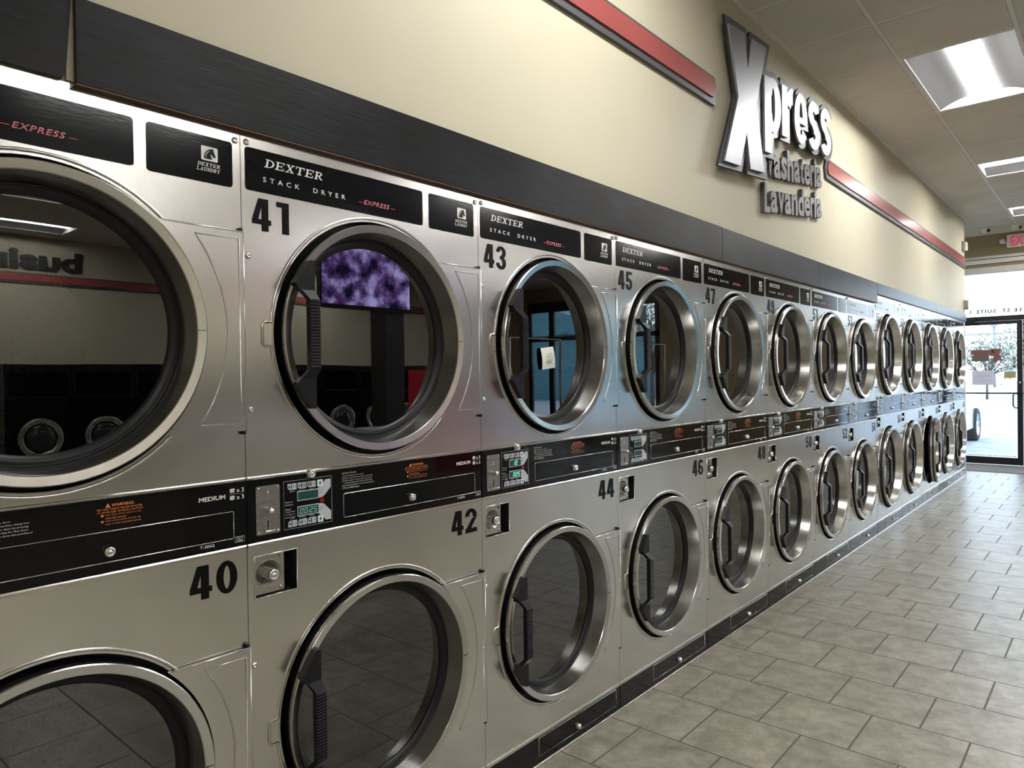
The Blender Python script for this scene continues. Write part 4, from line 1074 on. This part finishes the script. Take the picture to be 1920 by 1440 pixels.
# bank of washers along the right side
def washer_kit():
    b = MB().bbox(-.85, 0, 0, .72, 0, 1.18, .01)
    top = MB().box(-.86, .005, -.002, .722, 1.18, 1.62)
    ring = MB().lathe([(.0, .25), (.05, .25), (.06, .235), (.06, .19), (.03, .17)], .36, .70, 40)
    gl_ = MB().sphere((.02, .36, .70), .17, 24, 12); gl_.xf(lambda p: (.03 + (p[0] - .02) * .35, p[1], p[2]))
    pn = MB().bbox(0, .006, .03, .69, 1.22, 1.52, .004)
    return b.mesh('body', M['plate_black']), top.mesh('hood', M['plastic']), ring.mesh('door', M['steel_ring']), gl_.mesh('glass', M['car_glass']), pn.mesh('control_panel', M['black_gloss'])
wk = washer_kit()
for i in range(12):
    t = thing('washing_machine', 'front-loading washing machine with a tall black hood against the far right wall', 'washing machine', (8.45, 10.4 - .74 * i, 0), 'washing machines opposite the dryers', rz=PI)
    obj('body', wk[0], t); obj('hood', wk[1], t); d = obj('door', wk[2], t); obj('glass', wk[3], d); obj('control_panel', wk[4], t)
# folding table with a laundry basket
t = thing('folding_table', 'long grey laundry folding table in the middle of the room', 'table', (3.6, 2.6, 0))
mk('tabletop', MB().box(-.4, .4, -1.1, 1.1, .86, .90), 'laminate', t)
mk('cabinet', MB().box(-.33, .33, -1.0, 1.0, 0, .86), 'laminate', t)
t = thing('laundry_basket', 'white plastic laundry basket with rectangular holes on the folding table', 'basket', (3.45, 2.1, .90))
bk = MB()
for zz in (.0, .06, .12, .18, .24):
    k = .8 + .2 * zz / .24; bk.tube([(a * .20 * k, b * .28 * k, zz + .012) for a, b in ((-1, -1), (1, -1), (1, 1), (-1, 1))], .010, 6, closed=True)
for i in range(8):
    for sx_ in (-1, 1):
        yy = -.26 + .52 * i / 7; bk.cyl((sx_ * .16, yy * .8, .01), (sx_ * .20, yy, .25), .008, 6)
    if i < 6:
        for sy_ in (-1, 1):
            xx = -.18 + .36 * i / 5; bk.cyl((xx * .8, sy_ * .224, .01), (xx, sy_ * .28, .25), .008, 6)
mk('lattice', bk, 'basket', t); mk('base', MB().box(-.165, .165, -.225, .225, 0, .006), 'basket', t); mk('rim', MB().tube([(a * .205, b * .285, .262) for a, b in ((-1, -1), (1, -1), (1, 1), (-1, 1))], .014, 8, closed=True), 'basket', t)
def cart(x, y, label):
    t = thing('laundry_cart', label, 'cart', (x, y, 0), 'wire laundry carts with hanging bars')
    fr_ = MB().tube([(-.25, -.4, .14), (-.25, -.4, 1.75), (-.25, .4, 1.75), (-.25, .4, .14)], .014, 8); fr_.tube([(-.28, -.42, .14), (.28, -.42, .14), (.28, .42, .14), (-.28, .42, .14)], .013, 8, closed=True)
    mk('frame', fr_, 'chrome', t)
    bk_ = MB()
    for zz in (.3, .42, .54, .66, .78): bk_.tube([(-.26, -.40, zz), (.28, -.40, zz), (.28, .40, zz), (-.26, .40, zz)], .005, 5, closed=True)
    for i in range(9): bk_.tube([(-.26, -.4 + .1 * i, .78), (-.26, -.4 + .1 * i, .3), (.28, -.4 + .1 * i, .3), (.28, -.4 + .1 * i, .78)], .004, 5)
    mk('wire_basket', bk_, 'chrome', t)
    for a in (-.24, .24):
        for b in (-.38, .38): mk('caster', MB().cyl((a - .015, b, .055), (a + .015, b, .055), .055, 16).cyl((a, b, .06), (a, b, .14), .012, 8), 'rubber', t)
cart(3.0, 4.6, 'wire laundry cart with a hanging bar near the folding table'); cart(2.9, 6.6, 'wire laundry cart with a hanging bar nearer the entrance')
t = thing('vending_cabinet', 'red upright cabinet standing beyond the folding table', 'cabinet', (6.2, 6.6, 0))
mk('body', MB().bbox(-.35, .35, -.4, .4, 0, 1.5, .01), 'red_cloth', t); mk('front_panel', MB().box(-.36, -.35, -.33, .33, .5, 1.4), 'black_gloss', t)

# ------------------------------------------------------------------ outside
struct('ground', MB().box(-60, 70, Y1 + .14, 120, -.12, -.06), 'asphalt').name = 'trim_19'
struct('trim_20', MB().box(-12, 16, Y1 + .12, Y1 + 2.0, -.07, -.02), 'curb')
# white parked car
car = thing('car', 'white parked car outside the entrance, mostly hidden behind the dryers', 'car', (-1.62, 15.04, -.06))
prof = [(-2.20, .28), (-2.28, .50), (-2.20, .78), (-1.25, .98), (-.55, 1.42), (.75, 1.46), (1.55, 1.08), (2.10, 1.00), (2.25, .60), (2.18, .28)]
def hull(pr_, half, taper_from=.95, tap=.80):
    m_ = MB(); n_ = len(pr_); vs = []
    for sg in (-1, -.94, .94, 1):
        for (a, b) in pr_:
            hx = half * (1.0 if b < taper_from else 1 - (1 - tap) * (b - taper_from) / .5)
            ins = 1.0 if abs(sg) < 1 else .96
            vs.append((sg * hx, a * ins, .28 + (b - .28) * (1 if abs(sg) < 1 else .97)))
    fs = [tuple(range(n_ - 1, -1, -1)), tuple(3 * n_ + i for i in range(n_))]
    for k in range(3):
        for i in range(n_): j = (i + 1) % n_; fs.append((k * n_ + i, k * n_ + j, (k + 1) * n_ + j, (k + 1) * n_ + i))
    return m_.add(vs, fs, False)
mk('body', hull(prof, .90), 'car_white', car)
for sg in (-1, 1):
    m = MB().add([(sg * .86, -.98, 1.03), (sg * .79, -.50, 1.36), (sg * .79, .70, 1.39), (sg * .87, 1.30, 1.06)], [(0, 1, 2, 3)]); mk('side_window', m.xf(lambda p: (p[0] + .015 * sg, p[1], p[2])), 'car_glass', car)
    hl = MB().add([(sg * .85, -2.24, .62), (sg * .55, -2.285, .62), (sg * .55, -2.24, .76), (sg * .86, -2.18, .78), (sg * .905, -1.95, .76), (sg * .905, -1.95, .66)], [(0, 1, 2, 3), (0, 3, 4, 5)]); mk('headlight', hl, 'car_glass', car)
    for yy in (-1.28, 1.35):
        wh = MB().lathe([(-.10, .20), (-.11, .30), (-.09, .335), (.09, .335), (.11, .30), (.10, .23)], yy, .335, 40); wh.xf(lambda p: (p[0] + sg * .84, p[1], p[2])); wo = mk('wheel', wh, 'tire', car)
        rm = MB().lathe([(.10, .232), (.07, .225), (.02, .20)], yy, .335, 32).lathe([(.085, .06), (.095, .05), (.098, .0001)], yy, .335, 20)
        for q in range(5):
            a = 2 * PI * q / 5 + .3; c_, s_ = math.cos(a), math.sin(a); px_, pz_ = -s_, c_
            rm.add([(.085, yy + c_ * .04 + px_ * .03, .335 + s_ * .04 + pz_ * .03), (.085, yy + c_ * .04 - px_ * .03, .335 + s_ * .04 - pz_ * .03), (.090, yy + c_ * .225 - px_ * .022, .335 + s_ * .225 - pz_ * .022), (.090, yy + c_ * .225 + px_ * .022, .335 + s_ * .225 + pz_ * .022)], [(0, 1, 2, 3)])
        rm.disc(.015, .2, yy, .335, 32)
        rm.xf(lambda p: (p[0] * sg + sg * .84, p[1], p[2])); mk('rim', rm, 'alloy', wo)
# street furniture beyond
def place_tree(x, y, h, label, seed):
    t = thing('tree', label, 'tree', (x, y, -.06), 'trees across the street'); rnd = random.Random(seed)
    tr = MB().cyl((0, 0, 0), (0, 0, h * .45), .022 * h, 10, .015 * h)
    tips = []
    for i in range(16):
        a = rnd.uniform(0, 2 * PI); r_ = rnd.uniform(.5, 1.6); z0 = h * rnd.uniform(.3, .45); z1 = h * rnd.uniform(.6, 1.0)
        p1 = (r_ * math.cos(a), r_ * math.sin(a), z1); tr.cyl((0, 0, z0), p1, .05, 6, .015); tips.append(p1)
        for j in range(3):
            p2 = (p1[0] + rnd.uniform(-.7, .7), p1[1] + rnd.uniform(-.7, .7), p1[2] + rnd.uniform(-.3, .7)); tr.cyl((p1[0] * .6, p1[1] * .6, z0 + (z1 - z0) * .6), p2, .02, 5, .006); tips.append(p2)
    mk('trunk', tr, 'bark', t)
    lf = MB()
    for p1 in tips:
        for j in range(22):
            c_ = Vector(p1) + Vector((rnd.gauss(0, .35), rnd.gauss(0, .35), rnd.gauss(0, .35))); u = Vector((rnd.gauss(0, 1), rnd.gauss(0, 1), rnd.gauss(0, 1))).normalized() * .07; v_ = u.orthogonal().normalized() * .05
            lf.add([c_ - u, c_ + v_, c_ + u, c_ - v_], [(0, 1, 2, 3)])
    mk('leaves', lf, 'foliage', t)
place_tree(-3.6, 42, 2.7, 'thin bare-branched tree across the street, leftmost through the door glass', 3)
place_tree(-1.2, 46, 3.0, 'thin leafy tree across the street beside the lamp pole', 5)
place_tree(12.5, 24, 4.6, 'leafy tree across the car park to the right', 9)
t = thing('street_lamp', 'grey street pole with a long horizontal arm across the street', 'street pole', (-7.0, 75, -.06))
mk('pole', MB().cyl((0, 0, 0), (0, 0, 5.5), .11, 10, .08), 'pole', t); mk('arm', MB().cyl((-10, 0, 4.7), (4.1, 0, 4.85), .07, 8), 'pole', t); mk('lamp_head', MB().box(-.25, .25, -.3, .1, 5.4, 5.75), 'pole', t)
mk('street_name_sign', MB().box(-5.9, -3.1, -.12, -.08, 4.75, 5.15), 'street_green', t)
for xx in (1.1, 2.6): mk('signal_head', MB().box(xx - .3, xx + .3, -.2, .1, .9, 1.9).lathe([(0, .2), (.02, .2)], xx, 1.4), 'pole', t)
t = thing('traffic_cone', 'orange traffic cone in the car park behind the door glass', 'cone', (-.12, 26, -.06))
mk('body', MB().cyl((0, 0, .03), (0, 0, .9), .20, 20, .03), 'cone', t); mk('base', MB().box(-.25, .25, -.25, .25, 0, .03), 'rubber', t); mk('band', MB().cyl((0, 0, .35), (0, 0, .5), .135, 20, .107), 'key_white', t)
t = thing('building', 'low teal metal building with a gabled roof across the car park', 'building', (26, 34, -.06))
mk('wall', MB().box(-6, 8, 0, 6, 0, 4.0), 'teal_metal', t)
mk('roof', MB().add([(-6.4, -.4, 4), (8.4, -.4, 4), (8.4, 6.4, 4), (-6.4, 6.4, 4), (1, -.4, 6.2), (1, 6.4, 6.2)], [(0, 1, 4), (2, 3, 5), (1, 2, 5, 4), (3, 0, 4, 5)]), 'teal_metal', t)

# ------------------------------------------------------------------ world, camera, view
wd = D.worlds.new('sky'); bpy.context.scene.world = wd; wd.use_nodes = True; nt = wd.node_tree
bg = nt.nodes['Background']; tc = N(nt, 'ShaderNodeTexCoord'); sp = N(nt, 'ShaderNodeSeparateXYZ'); nt.links.new(tc.outputs['Generated'], sp.inputs[0])
rp = N(nt, 'ShaderNodeValToRGB'); rp.color_ramp.elements[0].position = .0; rp.color_ramp.elements[0].color = (.80, .90, 1, 1); rp.color_ramp.elements[1].position = .6; rp.color_ramp.elements[1].color = (.55, .72, 1, 1)
nt.links.new(sp.outputs['Z'], rp.inputs[0]); nt.links.new(rp.outputs[0], bg.inputs[0]); bg.inputs[1].default_value = 5.2

cam = D.cameras.new('camera'); co = D.objects.new('camera', cam); COL.objects.link(co); bpy.context.scene.camera = co
fpx, yaw, pit, roll, px, py, pz = 1318.2569, .7138, -.0082, -.0143, 1.5487, -.832, 1.361
cam.sensor_fit = 'HORIZONTAL'; cam.sensor_width = 36; cam.lens = fpx / 1920 * 36; cam.clip_start = .02; cam.clip_end = 300
fw = Vector((-math.sin(yaw) * math.cos(pit), math.cos(yaw) * math.cos(pit), math.sin(pit))); r_ = Vector((math.cos(yaw), math.sin(yaw), 0)); u_ = r_.cross(fw)
r2 = r_ * math.cos(roll) + u_ * math.sin(roll); u2 = -r_ * math.sin(roll) + u_ * math.cos(roll)
mt = Matrix((r2, u2, -fw)).transposed().to_4x4(); mt.translation = (px, py, pz); co.matrix_world = mt

sc = bpy.context.scene
sc.view_settings.view_transform = 'Standard'; sc.view_settings.look = 'None'; sc.view_settings.exposure = 0.0; sc.view_settings.gamma = 1.0
cy = sc.cycles
cy.use_denoising = True; cy.max_bounces = 8; cy.diffuse_bounces = 4; cy.glossy_bounces = 5; cy.transparent_max_bounces = 12; cy.sample_clamp_indirect = 6.0; cy.caustics_reflective = False; cy.caustics_refractive = False
